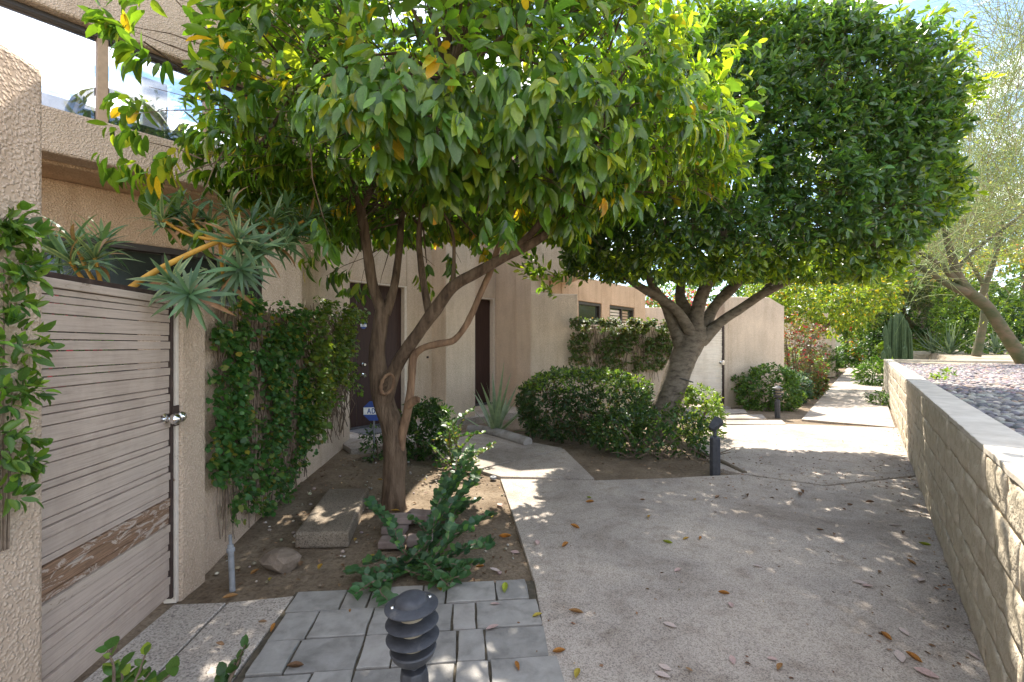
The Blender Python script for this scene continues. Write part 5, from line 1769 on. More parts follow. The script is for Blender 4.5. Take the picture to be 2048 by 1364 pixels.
ex = [(110, 500, 2.6, (-.5, -.3, 1)), (205, 485, 2.75, (.4, -.2, 1)), (355, 425, 3.1, (.1, -.3, 1)), (420, 445, 3.15, (.1, -.5, 1)), (505, 450, 3.25, (.3, -.5, 1)), (515, 500, 3.15, (.5, -.9, .4)),
      (590, 470, 3.45, (.6, -.6, .5)), (640, 430, 3.6, (.8, -.2, .7)), (575, 415, 3.45, (.2, -.3, 1)), (380, 590, 2.72, (.3, -1, 0)), (480, 540, 3.05, (.6, -.9, .1))]
PP, DD, NN = [], [], []
ex = [(a_, b_, c_ - (0.25 if a_ > 300 else 0), d_) for a_, b_, c_, d_ in ex]
for hx in ex:
    c, axv = S(hx[0], hx[1], hx[2]), Vector(hx[3]).normalized()
    u_ = axv.orthogonal().normalized()
    v_ = axv.cross(u_)
    for i in range(30):
        a_, el = i * 2.39996, 0.05 + 1.75 * ((i + 0.5) / 30) ** 0.8
        dv = axv * math.cos(el) + (u_ * math.cos(a_) + v_ * math.sin(a_)) * math.sin(el)
        PP.append(c - axv * 0.05 * i / 30)
        DD.append(dv)
        NN.append(axv + Vector((0, 0, .2)))
PP, DD, NN = [np.array([list(q) for q in arr]) for arr in (PP, DD, NN)]
BV, BF, _ = blade_mesh(0.075, 0.4, [np.zeros(3), np.zeros(3)], 5)
BV[:, 0] /= 0.15
Ld = 0.2 * RNG.uniform(0.75, 1.2, len(PP))
me = leaves_mesh('leaves', PP, DD, NN, Ld, Ld * 0.125, palette(len(PP), [(3, (0.085, 0.165, 0.075)), (2, (0.14, 0.22, 0.10)), (1, (0.06, 0.12, 0.06)), (0.3, (0.3, 0.17, 0.08))], 0.15), 'leaf_strap', BV, BF, org(dr), 0.35 * RNG.random(len(PP)))
tag(link('leaves', me, dr), kind='stuff')
# aloe by the log
al = thing('aloe', G(992, 853, 0.1), 'pale grey-green aloe with upright pointed leaves beside the log edging', 'plant')
AM = []
for i in range(5):
    g = random.uniform(0.9, 1.15)
    V, F, Cc = blade_mesh(0.055, random.uniform(-0.1, 0.35), [np.array((0.19, 0.27, 0.17)) * g, np.array((0.26, 0.34, 0.21)) * g], 6, 0.35, 0.0)
    AM.append(raw_mesh('leaf', V, F, Cc, 'leaf_strap'))
ac = G(992, 853, 0.1)
rosette(al, (ac.x, ac.y, 0.08), (0.05, -0.1, 1), 17, 0.98, AM, 'leaf', 1.15)

# agaves on the far terrace
GM = []
for i in range(5):
    g = random.uniform(0.85, 1.15)
    V, F, Cc = blade_mesh(0.05, random.uniform(-0.2, 0.3), [np.array((0.11, 0.17, 0.12)) * g, np.array((0.20, 0.27, 0.17)) * g], 5, 0.3, 0.0)
    GM.append(raw_mesh('leaf', V, F, Cc, 'leaf_strap'))
for i, (px, py, d, s, lab) in enumerate([(1900, 700, 20.0, 1.35, 'large grey-green agave left of the slim far trunk, on the terrace'), (1866, 697, 21.5, 1.15, 'smaller agave beside the furrowed trunk, left of the large agave'),
                                         (1990, 698, 18.5, 0.9, 'low agave half hidden between the two palo verde trunks')]):
    c = S(px, py, d)
    ag = thing('agave', c, lab, 'plant', 'agaves on the terrace')
    rosette(ag, c, (0, -0.1, 1), 22, s, GM, 'leaf', 1.35)

# ------------------------------------------------------------------ path lights
def tier_light(c, label, zs=1.0, tilt=0.0):
    o = thing('path_light', c, label, 'lamp', 'tiered path lights')
    x, y, z = c
    MB().lathe((x, y, z), [(0.055, -0.03), (0.055, 0.30 * zs), (0.05, 0.335 * zs)], 8).build('post', 'lamp_metal', o, False, 0.004)
    MB().lathe((x, y, z), [(0.018, 0.33 * zs), (0.018, 0.375 * zs)], 12).build('stem', 'lamp_metal', o, True)
    zz = 0.375 * zs
    MB().lathe((x, y, z + zz), [(0.03, 0), (0.062, 0.004), (0.078, 0.022), (0.088, 0.045), (0.084, 0.05), (0.05, 0.052)], 32).build('lamp_base', 'lamp_metal', o, True)
    MB().lathe((x, y, z + zz), [(0.046, 0.045), (0.046, 0.215)], 20).build('lens', 'lamp_lens', o, True)
    for k in range(2):
        h = zz + 0.092 + 0.056 * k
        MB().lathe((x, y, z + h), [(0.048, 0.009), (0.092, 0.0), (0.0995, -0.002), (0.1005, 0.001), (0.094, 0.005), (0.050, 0.015)], 40).build('louvre', 'lamp_metal', o, True)
    h = zz + 0.205
    cap = MB().lathe((x, y, z + h), [(0.06, 0.004), (0.095, -0.001), (0.101, 0.0), (0.101, 0.004), (0.094, 0.008), (0.066, 0.015), (0.0625, 0.016), (0.061, 0.027), (0.052, 0.036), (0.032, 0.043), (0.006, 0.045)], 40).build('cap', 'lamp_metal', o, True)
    o.rotation_euler = (0.0, tilt, 0.0)
    for a in (0.5, 3.6):
        MB().lathe((x + 0.072 * math.cos(a), y + 0.072 * math.sin(a), z + h + 0.014), [(0.008, -0.004), (0.008, 0.003), (0.005, 0.006)], 10).build('screw', 'chrome', cap, True)
    return o


tier_light(Vector((-0.363, 1.755, 0.0)), 'dark tiered path light in the foreground, cut off by the bottom edge', 0.80, -0.04)
tier_light(G(1555, 833), 'tiered path light by the shrubs at the far stepping slabs', 1.05)
# spotlight on a short post
sp = G(1430, 946)
so = thing('spotlight_post', sp, 'dark square-post spotlight with a tilted head in front of the ficus bed', 'lamp')
MB().lathe(sp, [(0.062, -0.03), (0.062, 0.40), (0.055, 0.425)], 8).build('post', 'lamp_metal', so, False, 0.004)
MB().lathe(sp, [(0.022, 0.42), (0.018, 0.50)], 10).build('stem', 'lamp_metal', so, True)
hc = sp + Vector((0.0, 0, 0.565))
ax = Vector((0.75, 0.25, 0.62)).normalized()
hd = MB().tube([hc - ax * 0.085, hc - ax * 0.075, hc - ax * 0.02, hc + ax * 0.075, hc + ax * 0.078], [0.02, 0.045, 0.062, 0.072, 0.074], 4, 0).build('lamp_head', 'lamp_metal', so, False, 0.012)
vs = ax.orthogonal().normalized()
MB().tube([hc + ax * 0.077, hc + ax * 0.082], 0.055, 16, 0).build('lens', 'glass_dark', hd, True)

# ------------------------------------------------------------------ things on the soil
# concrete step block
bl = [G(575, 1098, 0.0), G(680, 1098, 0.0), G(735, 993, 0.0), G(668, 985, 0.0)]
bl = [Vector((-1.62, 3.42)), Vector((-1.22, 3.44)), Vector((-1.40, 4.50)), Vector((-1.79, 4.48))]
o = MB().prism(bl, -0.02, 0.105).build('concrete_step', 'old_concrete', None, False, 0.02)
tag(o, 'long loose concrete step lying on the soil under the vine', 'step')


def rock(name, c, r, label, cat, mat='rock', seed=0.0, cuts=0.35):
    v = I2V.copy()
    for _ in range(2):
        pass
    v = np.array([p * (1 + cuts * mnoise.noise(Vector((p * 1.1 + seed).tolist())) + 0.12 * mnoise.noise(Vector((p * 3.1 + seed).tolist()))) for p in v])
    pr = random.Random(int(seed * 10))
    for _ in range(9):
        nn = np.array([pr.gauss(0, 1), pr.gauss(0, 1), pr.gauss(0, 1)])
        nn /= np.linalg.norm(nn)
        lim = pr.uniform(0.55, 0.85)
        over = np.maximum(0, v @ nn - lim)
        v = v - over[:, None] * nn * 0.92
    V = v * np.array(r) * 1.25 + np.array(c)
    me = raw_mesh(name, V, I2F, None, mat, False)
    o = link(name, me)
    tag(o, label, cat)
    return o


c = G(557, 1130)
rock('rock', (c.x, c.y, 0.045), (0.105, 0.085, 0.075), 'brown angular rock lying below the concrete step', 'rock', 'rock', 3.0)
# loose brick pavers stacked beside the trunk
bs = thing('brick_stack', G(800, 1075), 'small stack of worn reddish pavers left of the creeping shrub', 'pavers')
for i, (px, py, z, a) in enumerate([(785, 1092, 0.0, 0.05), (840, 1088, 0.0, 0.1), (790, 1065, 0.0, -0.1), (800, 1060, 0.062, 0.15), (815, 1045, 0.0, 0.3), (838, 1052, 0.062, -0.2)]):
    p = G(px, py)
    MB().box((p.x, p.y, z + 0.03), 0.19, 0.13, 0.058, a).build('brick', 'paver_red', bs, False, 0.012)
# pipe stub
pc = G(462, 1172)
pp = thing('pipe_stub', pc, 'grey conduit stub rising from the soil at the foot of the vine wall', 'pipe')
MB().tube([pc + Vector((0.01, 0, -0.05)), pc + Vector((-0.015, 0.02, 0.25))], 0.017, 14).build('pipe', 'pipe', pp, True)
MB().tube([pc + Vector((-0.013, 0.02, 0.20)), pc + Vector((-0.0135, 0.02, 0.205)), pc + Vector((-0.0145, 0.02, 0.225)), pc + Vector((-0.015, 0.02, 0.23))], [0.018, 0.024, 0.024, 0.018], 14).build('coupling', 'pipe', pp, True)
MB().tube([pc + Vector((-0.015, 0.02, 0.25)), pc + Vector((-0.018, 0.02, 0.31))], 0.010, 10).build('cable', 'pipe', pp, True)
# yard sign
yc = S(748, 915, 5.95)
yc.z = 0.05
ys = thing('yard_sign', yc, 'blue and white octagonal security sign on a thin stake beside the citrus trunk', 'sign')
MB().tube([yc + Vector((0, 0, -0.05)), yc + Vector((0, 0, 0.62))], 0.013, 8).build('stake', 'pipe', ys, True)
badge(yc + Vector((0, -0.02, 0.60)), Vector((1, 0.12, 0)).normalized(), Vector((0.12, -1, 0)).normalized(), 0.135, 'sign_plate', ys)
# log edging
la, lb, lc = G(905, 866), G(985, 866), G(1052, 884)
lp, lr = spline([(G(938, 861) + Vector((0, 0, 0.03)), 0.07), (G(968, 865) + Vector((0, 0, 0.04)), 0.075), (G(1008, 875) + Vector((0, 0, 0.045)), 0.08), (G(1056, 890) + Vector((0, 0, 0.04)), 0.08)], 10)
tag(MB().tube(lp, lr, 18, 0.0).build('log', 'log', None, True), 'pale grey log edging the bed in front of the aloe', 'log')
# door mat
dm = [PA + BDIR * -1.75 + BN * -0.62, PA + BDIR * -0.75 + BN * -0.62, PA + BDIR * -0.75 + BN * -0.08, PA + BDIR * -1.75 + BN * -0.08]
tag(MB().prism(dm, 0.117, 0.135).build('door_mat', 'mat_grey', None, False, 0.004), 'dark grey door mat in front of the brown front door', 'mat')
# irrigation cap at the corner of the soil bed
ic = G(990, 954)
tag(MB().lathe(ic + Vector((-0.02, 0, -0.02)), [(0.038, 0), (0.038, 0.022), (0.03, 0.028), (0.014, 0.028), (0.012, 0.02)], 20).build('irrigation_cap', 'pipe', None, True), 'small round grey irrigation cap at the corner of the soil bed', 'cap')
# edging lip of the ficus bed
lp, lr = spline([(G(1400, 905), 0.03), (G(1445, 925), 0.035), (G(1490, 946), 0.03)], 5)
tag(MB().tube([p + Vector((0, 0, 0.0)) for p in lp], lr, 8, 0.2).build('exposed_root', 'bark_ficus', None, True), 'exposed root along the bed edge behind the spotlight post', 'root')


# ------------------------------------------------------------------ fallen leaves, litter
def fallen_mesh(col, curl, wid):
    V, F = [], []
    n = 6
    for i in range(n + 1):
        t = i / n
        w = wid * math.sin(math.pi * min(0.98, t * 0.95 + 0.03)) ** 0.8 * 0.5
        for k in (-1, 0, 1):
            V.append((k * w, t - 0.5, curl * (abs(k) * 0.5 * w / max(wid, .01) * 2 + 0.8 * (t - 0.5) ** 2)))
    for i in range(n):
        for k in range(2):
            a = i * 3 + k
            F.append((a, a + 1, a + 4, a + 3))
    V = np.array(V)
    return raw_mesh('fallen_leaf', V, np.array(F), np.repeat(np.array(col)[None], len(V), 0), 'leaf_dry')


FL = {'y': [fallen_mesh((0.42, 0.26, 0.045), 0.35, 0.34), fallen_mesh((0.38, 0.30, 0.05), 0.5, 0.4)],
      'o': [fallen_mesh((0.42, 0.19, 0.045), 0.6, 0.3), fallen_mesh((0.30, 0.16, 0.06), 0.4, 0.42)],
      'p': [fallen_mesh((0.50, 0.36, 0.34), 0.2, 0.5), fallen_mesh((0.55, 0.46, 0.43), 0.15, 0.46)],
      'b': [fallen_mesh((0.17, 0.095, 0.05), 0.6, 0.35), fallen_mesh((0.24, 0.15, 0.09), 0.5, 0.4)],
      'g': [fallen_mesh((0.30, 0.36, 0.04), 0.5, 0.38)]}
FNAME = {'y': 'yellow', 'o': 'orange-brown', 'p': 'pale pink', 'b': 'dark brown', 'g': 'yellow-green'}
spots = {
    'concrete walk': [(1340, 1250, 'p', 26), (1152, 1225, 'o', 28), (1118, 1305, 'o', 26), (1560, 1335, 'o', 24), (1545, 1318, 'p', 18), (1448, 1188, 'o', 20), (1462, 1210, 'p', 20), (1330, 1335, 'p', 26), (1325, 1350, 'p', 30),
                      (1155, 1350, 'y', 30), (1720, 1165, 'p', 24), (1735, 1172, 'p', 20), (1842, 1160, 'p', 28), (1772, 1275, 'o', 26), (1808, 1263, 'p', 24), (1800, 1313, 'p', 36), (1828, 1318, 'o', 30), (1853, 1347, 'p', 36),
                      (1945, 1310, 'p', 26), (1298, 1034, 'y', 18), (1335, 1086, 'g', 20), (1372, 1078, 'y', 16), (1400, 1078, 'o', 15), (1355, 1140, 'p', 16), (1180, 1005, 'o', 16), (1150, 1055, 'o', 20), (1178, 996, 'g', 12),
                      (1435, 995, 'b', 15), (1495, 993, 'b', 18), (1600, 990, 'b', 18), (1605, 985, 'b', 16), (1668, 1070, 'b', 14), (1790, 1050, 'p', 22), (1805, 1066, 'b', 18), (1830, 1012, 'p', 16), (1850, 1090, 'g', 20), (1822, 1125, 'o', 20),
                      (1760, 1145, 'b', 14), (1515, 1132, 'p', 18), (1075, 1085, 'p', 20), (1130, 1092, 'o', 24), (1465, 1320, 'p', 24), (1640, 1060, 'b', 12), (1700, 1010, 'b', 12), (1740, 1005, 'b', 14), (1390, 1000, 'y', 15), (1285, 1000, 'b', 10)],
    'grey pavers': [(985, 1255, 'p', 26), (1035, 1335, 'o', 26), (590, 1335, 'b', 30), (545, 1258, 'o', 24), (525, 1245, 'b', 16), (1010, 1178, 'g', 30), (905, 1170, 'o', 34), (880, 1178, 'y', 30), (1075, 1232, 'y', 20), (990, 1208, 'p', 18), (700, 1222, 'o', 10), (440, 1290, 'b', 20)],
    'soil bed': [(640, 1135, 'y', 26), (745, 1115, 'y', 20), (710, 1080, 'y', 16), (510, 1145, 'o', 22), (1000, 1010, 'p', 24), (985, 1035, 'y', 16), (1010, 1075, 'o', 26), (1030, 1105, 'p', 20), (960, 1135, 'o', 18), (990, 1140, 'p', 22),
                 (790, 1022, 'y', 18), (760, 960, 'y', 14), (735, 1120, 'p', 14), (620, 1040, 'b', 14), (655, 1028, 'b', 16), (600, 1130, 'b', 24), (690, 1140, 'b', 18), (850, 960, 'y', 10), (870, 935, 'y', 10), (540, 1160, 'y', 16), (905, 1065, 'y', 14), (460, 1195, 'o', 26)],
}
ORD = ['lowest', 'second lowest', 'third lowest', 'fourth lowest', 'fifth lowest', 'sixth lowest', 'seventh lowest', 'eighth lowest', 'ninth lowest', 'tenth lowest', 'eleventh lowest', 'twelfth lowest', 'thirteenth lowest', 'fourteenth lowest', 'fifteenth lowest', 'sixteenth lowest', 'seventeenth lowest', 'eighteenth lowest', 'nineteenth lowest', 'twentieth lowest']
for where, lst in spots.items():
    for px, py, kd, size in lst:
        rank = sum(1 for q in lst if q[2] == kd and (q[1], q[0]) > (py, px))
        alone = sum(1 for q in lst if q[2] == kd) == 1
        z = 0.006
        if where == 'soil bed':
            z = 0.012
        p = G(px, py, z)
        if where == 'soil bed':
            k = max(0, min(1, (-0.6 - p.x) / 1.6)) * max(0, min(1, (p.y - 2.9) / 1.5))
            p = G(px, py, 0.085 * k - 0.01)
        o = link('fallen_leaf', random.choice(FL[kd]))
        L = max(0.03, min(0.10, size * 1.05 / FOC * p.y))
        o.location = p
        o.scale = (L, L, L)
        o.rotation_euler = (random.uniform(-.15, .15), random.uniform(-.2, .2), random.uniform(0, 6.28))
        tag(o, ('the only %s fallen leaf lying on the %s' % (FNAME[kd], where)) if alone else '%s fallen leaf on the %s, %s of its colour in the picture' % (FNAME[kd], where, ORD[rank]), 'leaf', 'fallen %s leaves on the %s' % (FNAME[kd], where))


def litter(name, label, pts, size, pal, mat='leaf_dry', tv=T2_V, tf=T2_F):
    P = np.array(pts)
    n = len(P)
    a = RNG.random(n) * 6.283
    d = np.stack([np.cos(a), np.sin(a), 0.15 * RNG.standard_normal(n)], 1)
    nr = unitv(np.stack([0.35 * RNG.standard_normal(n), 0.35 * RNG.standard_normal(n), np.ones(n)], 1))
    L = size * RNG.uniform(0.4, 1.3, n)
    me = leaves_mesh(name, P, d, nr, L, L * 0.5, palette(n, pal, 0.2), mat, tv, tf)
    tag(link(name, me), label, 'litter', None, 'stuff')


pts = []
for k in range(520):
    px, py = random.uniform(1400, 1830), random.gauss(935, 32)
    if 855 < py < 1030:
        pts.append(tuple(G(px, py, 0.006)))
for k in range(200):
    q_ = W(random.uniform(2.6, 11), WALL_S - abs(random.gauss(0, 0.09)) - 0.01)
    pts.append((q_.x, q_.y, 0.006))
for k in range(80):
    px, py = random.uniform(1020, 1950), random.uniform(960, 1364)
    pts.append(tuple(G(px, py, 0.005)))
litter('walk_litter', 'scatter of tiny brown leaf bits on the sunny part of the walk', pts, 0.028, [(4, (0.16, 0.085, 0.045)), (2, (0.26, 0.15, 0.08)), (1, (0.36, 0.24, 0.12))])
pts = []
for k in range(900):
    x, y = random.uniform(-2.2, 0.1), random.uniform(2.85, 7.0)
    if x > 0.1 - 0.05 * (y - 2.9) or x < -2.0 - 0.1 * (y - 2.7):
        continue
    kk = max(0, min(1, (-0.6 - x) / 1.6)) * max(0, min(1, (y - 2.9) / 1.5))
    pts.append((x, y, -0.020 + 0.085 * kk))
for k in range(500):
    x, y = random.uniform(0.6, 3.2), random.uniform(5.7, 8.4)
    pts.append((x, y, -0.015))
litter('soil_litter', 'dry leaf bits strewn over the bare soil beds', pts, 0.035, [(4, (0.15, 0.09, 0.05)), (2, (0.24, 0.16, 0.10)), (1, (0.33, 0.22, 0.12))])


def soil_stones():
    P, R = [], []
    for k in range(420):
        x, y = random.uniform(-2.1, 0.08), random.uniform(2.9, 6.6)
        if x > 0.05 - 0.06 * (y - 2.9):
            continue
        if mnoise.noise(Vector((x * 2, y * 2, 40))) < -0.1:
            continue
        kk = max(0, min(1, (-0.6 - x) / 1.6)) * max(0, min(1, (y - 2.9) / 1.5))
        P.append((x, y, -0.018 + 0.085 * kk))
        R.append(random.choice((0.006, 0.008, 0.010, 0.014, 0.018)))
    P, R = np.array(P), np.array(R)
    n = len(P)
    V = I1V[None] * (R[:, None] * RNG.uniform(0.7, 1.3, (n, 3)))[:, None] * np.array((1, 1, 0.7)) + P[:, None]
    F = (I1F[None] + (np.arange(n) * len(I1V))[:, None, None]).reshape(-1, 3)
    me = raw_mesh('soil_stones', V.reshape(-1, 3), F, np.repeat(palette(n, [(3, (0.30, 0.24, 0.18)), (2, (0.42, 0.36, 0.30)), (1, (0.5, 0.46, 0.42))], 0.15), len(I1V), 0), 'stone_t')
    tag(link('soil_stones', me), 'small pale stones scattered in the soil bed', 'stones', None, 'stuff')


soil_stones()

# ------------------------------------------------------------------ far garden on the right
def strands(name, parent, starts, dirs, length, r0, col, seg=5, sag=0.16, kink=0.13, mat='strand'):
    """thin leafless twigs: flat three-sided wands, one mesh"""
    n = len(starts)
    P = np.array([list(p) for p in starts])
    D = unitv(np.array([list(p) for p in dirs]))
    L = length * RNG.uniform(0.6, 1.3, n)
    rings = []
    cur_ = P.copy()
    d = D.copy()
    for i in range(seg + 1):
        x = unitv(np.cross(d, np.array((0.3, 0.8, 0.5))))
        y = np.cross(d, x)
        r = r0 * (1 - 0.8 * i / seg)
        rings.append(np.stack([cur_ + x * r, cur_ - x * r * 0.5 + y * r * 0.87, cur_ - x * r * 0.5 - y * r * 0.87], 1))
        d = unitv(d + kink * RNG.standard_normal((n, 3)) + np.array((0, 0, -sag)))
        cur_ = cur_ + d * (L / seg)[:, None]
    V = np.stack(rings, 1).reshape(-1, 3) - np.array(org(parent))
    F = []
    for i in range(seg):
        for k in range(3):
            F.append((i * 3 + k, i * 3 + (k + 1) % 3, (i + 1) * 3 + (k + 1) % 3, (i + 1) * 3 + k))
    F = (np.array(F)[None] + (np.arange(n) * 3 * (seg + 1))[:, None, None]).reshape(-1, 4)
    C = np.repeat(palette(n, col, 0.15), 3 * (seg + 1), 0)
    me = raw_mesh(name, V, F, C, mat)
    return tag(link(name, me, parent), kind='stuff'), np.stack(rings, 1).mean(2)


def wispy_tree(label, base, limbs, tips, n, L, spread, dens, pale=1.0, r0=0.011, name='palo_verde'):
    o = thing(name, base, label, 'tree')
    mb = MB()
    for i, l in enumerate(limbs):
        limb_mesh(mb, limb(l), 12, 6, 0.06, 50 + i)
    mb.build('trunk', 'bark_pale', o, True)
    st_, dr_ = [], []
    for k in range(n):
        t = random.choice(tips)
        p = S(t[0] + random.gauss(0, spread), t[1] + random.gauss(0, spread * 0.9), t[2] + random.gauss(0, 1.0))
        st_.append(p)
        dr_.append((random.gauss(-0.15, 0.6), random.gauss(0, 0.6), random.gauss(0.75, 0.45)))
    tw, ring = strands('twigs', o, st_, dr_, L, r0, [(3, (0.20 * pale, 0.25 * pale, 0.09 * pale)), (2, (0.28 * pale, 0.31 * pale, 0.13 * pale)), (1, (0.20 * pale, 0.17 * pale, 0.10 * pale))])
    m = ring.reshape(-1, 3)
    m = m[RNG.choice(len(m), dens)] + 0.05 * RNG.standard_normal((dens, 3))
    d = unitv(RNG.standard_normal((dens, 3)))
    me = leaves_mesh('crown', m, d, unitv(RNG.standard_normal((dens, 3)) + np.array((0, 0, .5))), np.full(dens, 0.075), np.full(dens, 0.02), palette(dens, [(3, (0.26 * pale, 0.32 * pale, 0.07 * pale)), (2, (0.34 * pale, 0.38 * pale, 0.10 * pale))], 0.15), 'leaf_vine', T2_V, T2_F, org(o))
    tag(link('crown', me, o), kind='stuff')
    return o


PD = 13.0
wispy_tree('palo verde with a leaning smooth trunk and feathery pale crown at the right edge', S(2050, 722, PD),
           [[(2060, 745, PD, 36), (2035, 705, PD, 33), (2005, 660, PD, 30), (1975, 615, PD, 28), (1935, 580, PD, 26), (1915, 550, PD, 24), (1903, 510, PD, 19), (1892, 470, PD, 15), (1880, 400, PD, 10)],
            [(1935, 585, PD, 26), (1895, 568, PD, 18), (1860, 545, PD, 14), (1810, 520, PD, 9)],
            [(1912, 560, PD, 20), (1880, 530, PD, 13), (1840, 505, PD, 9), (1800, 470, PD, 5)],
            [(1908, 545, PD, 14), (1930, 520, PD, 10), (1975, 480, PD, 9), (2030, 440, PD, 7), (2080, 390, PD, 5)]],
           [(1990, 330, PD), (2030, 250, PD), (2000, 180, PD), (1950, 420, PD), (2040, 400, PD), (1900, 470, PD), (1850, 500, PD), (2060, 330, PD + 1), (1970, 250, PD + 1), (2040, 140, PD), (2020, 60, PD + 1), (1960, 330, PD), (1930, 390, PD)], 1900, 2.6, 44, 3200, 1.3, 0.0085)
PD2 = 16.5
wispy_tree('slim straight palo verde trunk in front of the far hedge', S(1958, 706, PD2),
           [[(1952, 712, PD2, 22), (1962, 670, PD2, 19), (1970, 620, PD2, 18), (1968, 580, PD2, 18), (1985, 530, PD2, 14), (2000, 470, PD2, 10), (2015, 400, PD2, 6)],
            [(1970, 575, PD2, 12), (1950, 540, PD2, 9), (1930, 500, PD2, 7), (1925, 440, PD2, 5)]],
           [(1990, 430, PD2), (1930, 480, PD2), (2040, 470, PD2), (2010, 360, PD2)], 700, 1.5, 45, 5000, 0.9)
PD3 = 24.0
wispy_tree('feathery olive-grey tree arching over the far end of the walk', S(1868, 690, PD3),
           [[(1868, 694, PD3, 20), (1845, 665, PD3, 16), (1815, 640, PD3, 13), (1800, 600, PD3, 10), (1780, 560, PD3, 6)], [(1815, 640, PD3, 11), (1780, 640, PD3, 7), (1745, 620, PD3, 4)]],
           [(1800, 570, PD3), (1760, 600, PD3), (1830, 590, PD3), (1790, 540, PD3), (1745, 570, PD3), (1850, 540, PD3), (1880, 600, PD3)], 1700, 1.7, 26, 15000, 0.62, 0.014)

# furrowed trunk
pb = S(1848, 692, 27.0)
pt = thing('pine_tree', pb, 'thick furrowed dark trunk standing behind the agaves', 'tree')
mb = MB()
limb_mesh(mb, limb([(1842, 700, 27, 66), (1846, 680, 27, 50), (1853, 645, 27, 44), (1857, 600, 27, 40), (1860, 520, 27, 36), (1862, 420, 27, 28)]), 22, 8, 0.2, 70)
mb.build('trunk', 'bark_pine', pt, True)
C, O = super_shell(420, (24.6, 27.5, 8.6), (3.4, 3.0, 3.2), 2.2, 0.3, -1, 0.3, 5.0, 0.5)
pos, d, nrm, L, Wd, _ = twig_leaves(C, O, RNG.integers(10, 16, len(C)), 0.32, 1.0, 0.1, 0.5, 0.7, 0.2, 0.2)
tag(link('crown', leaves_mesh('crown', pos, d, nrm, L, Wd, palette(len(pos), [(3, (0.05, 0.085, 0.04)), (1, (0.08, 0.12, 0.05))], 0.15), 'leaf_shrub', T2_V, T2_F, pb), pt), kind='stuff')

# tall hedges behind the terrace
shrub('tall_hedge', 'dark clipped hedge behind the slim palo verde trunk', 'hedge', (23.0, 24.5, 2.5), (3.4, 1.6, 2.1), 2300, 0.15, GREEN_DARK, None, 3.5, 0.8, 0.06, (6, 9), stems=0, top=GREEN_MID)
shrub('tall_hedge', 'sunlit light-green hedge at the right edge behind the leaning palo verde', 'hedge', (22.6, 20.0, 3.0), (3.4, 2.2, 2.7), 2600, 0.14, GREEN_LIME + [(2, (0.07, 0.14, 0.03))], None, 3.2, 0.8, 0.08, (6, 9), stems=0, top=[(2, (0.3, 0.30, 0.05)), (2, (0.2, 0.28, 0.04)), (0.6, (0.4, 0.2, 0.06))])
shrub('shrub', 'yellow-green bush with orange tips left of the thick furrowed trunk', 'shrub', (24.2, 30.5, 2.0), (1.7, 1.3, 1.6), 620, 0.17, GREEN_LIME + [(1, (0.5, 0.2, 0.06))], None, 2.4, 0.6, 0.15, stems=0)
shrub('shrub', 'dark green bush behind the columnar cactus', 'shrub', (22.2, 27.4, 1.9), (1.2, 1.2, 1.3), 520, 0.15, GREEN_DARK, None, 2.4, 0.6, 0.15, stems=0)
shrub('shrub', 'low bright ground-cover bush on the second planter left of the cactus', 'shrub', (20.2, 23.6, 1.35), (1.3, 0.8, 0.32), 420, 0.12, GREEN_LIME, None, 2.4, 0.5, 0.15, stems=0)
shrub('yucca_tuft', 'spiky dark tuft at the wall corner below the columnar cactus', 'plant', (13.75, 17.3, 0.35), (0.55, 0.6, 0.45), 220, 0.28, GREEN_MID, None, 2.2, 0.3, 0.2, (3, 5), stems=0, aspect=0.10)
shrub('shrub', 'small leafy weed at the foot of the retaining wall by the walk', 'shrub', (9.35, 11.65, 0.13), (0.16, 0.35, 0.15), 80, 0.06, GREEN_MID, None, 2.2, 0.3, 0.2, stems=0)
shrub('shrub', 'small green weed among the pebbles near the wall top', 'shrub', (6.35, 6.75, 1.04), (0.05, 0.05, 0.08), 16, 0.05, GREEN_LIME, None, 2.2, 0.3, 0.2, stems=0)

# columnar cactus clump
cc = S(1800, 716, 19.5)
cz = thing('columnar_cactus', Vector((cc.x, cc.y, 0.0)), 'clump of tall ribbed columnar cactus beyond the wall corner', 'cactus')
for i, (px, ptop, dd) in enumerate([(1772, 648, 19.3), (1782, 632, 19.6), (1791, 622, 19.4), (1799, 618, 19.7), (1806, 628, 19.4), (1814, 640, 19.6), (1820, 655, 19.5), (1778, 690, 19.0), (1768, 700, 18.9), (1811, 690, 19.1)]):
    t = S(px, ptop, dd)
    x, y = t.x, t.y
    prof = []
    sides = 16
    vs, fs = [], []
    n = 9
    z0 = 0.3
    for k in range(n + 1):
        f = k / n
        z = z0 + (t.z - z0) * f
        rr = 0.085 * (1.0 if f < 0.9 else math.sqrt(max(0.02, 1 - ((f - 0.9) / 0.1) ** 2)))
        for q in range(sides):
            a = 2 * math.pi * q / sides
            r2 = rr * (1.0 if q % 2 else 0.72)
            vs.append((x + r2 * math.cos(a) + 0.03 * math.sin(z * 2 + i), y + r2 * math.sin(a), z))
    for k in range(n):
        for q in range(sides):
            fs.append((k * sides + q, k * sides + (q + 1) % sides, (k + 1) * sides + (q + 1) % sides, (k + 1) * sides + q))
    fs.append(tuple(range(n * sides, (n + 1) * sides)))
    MB().add(vs, fs).build('stem', 'cactus', cz)

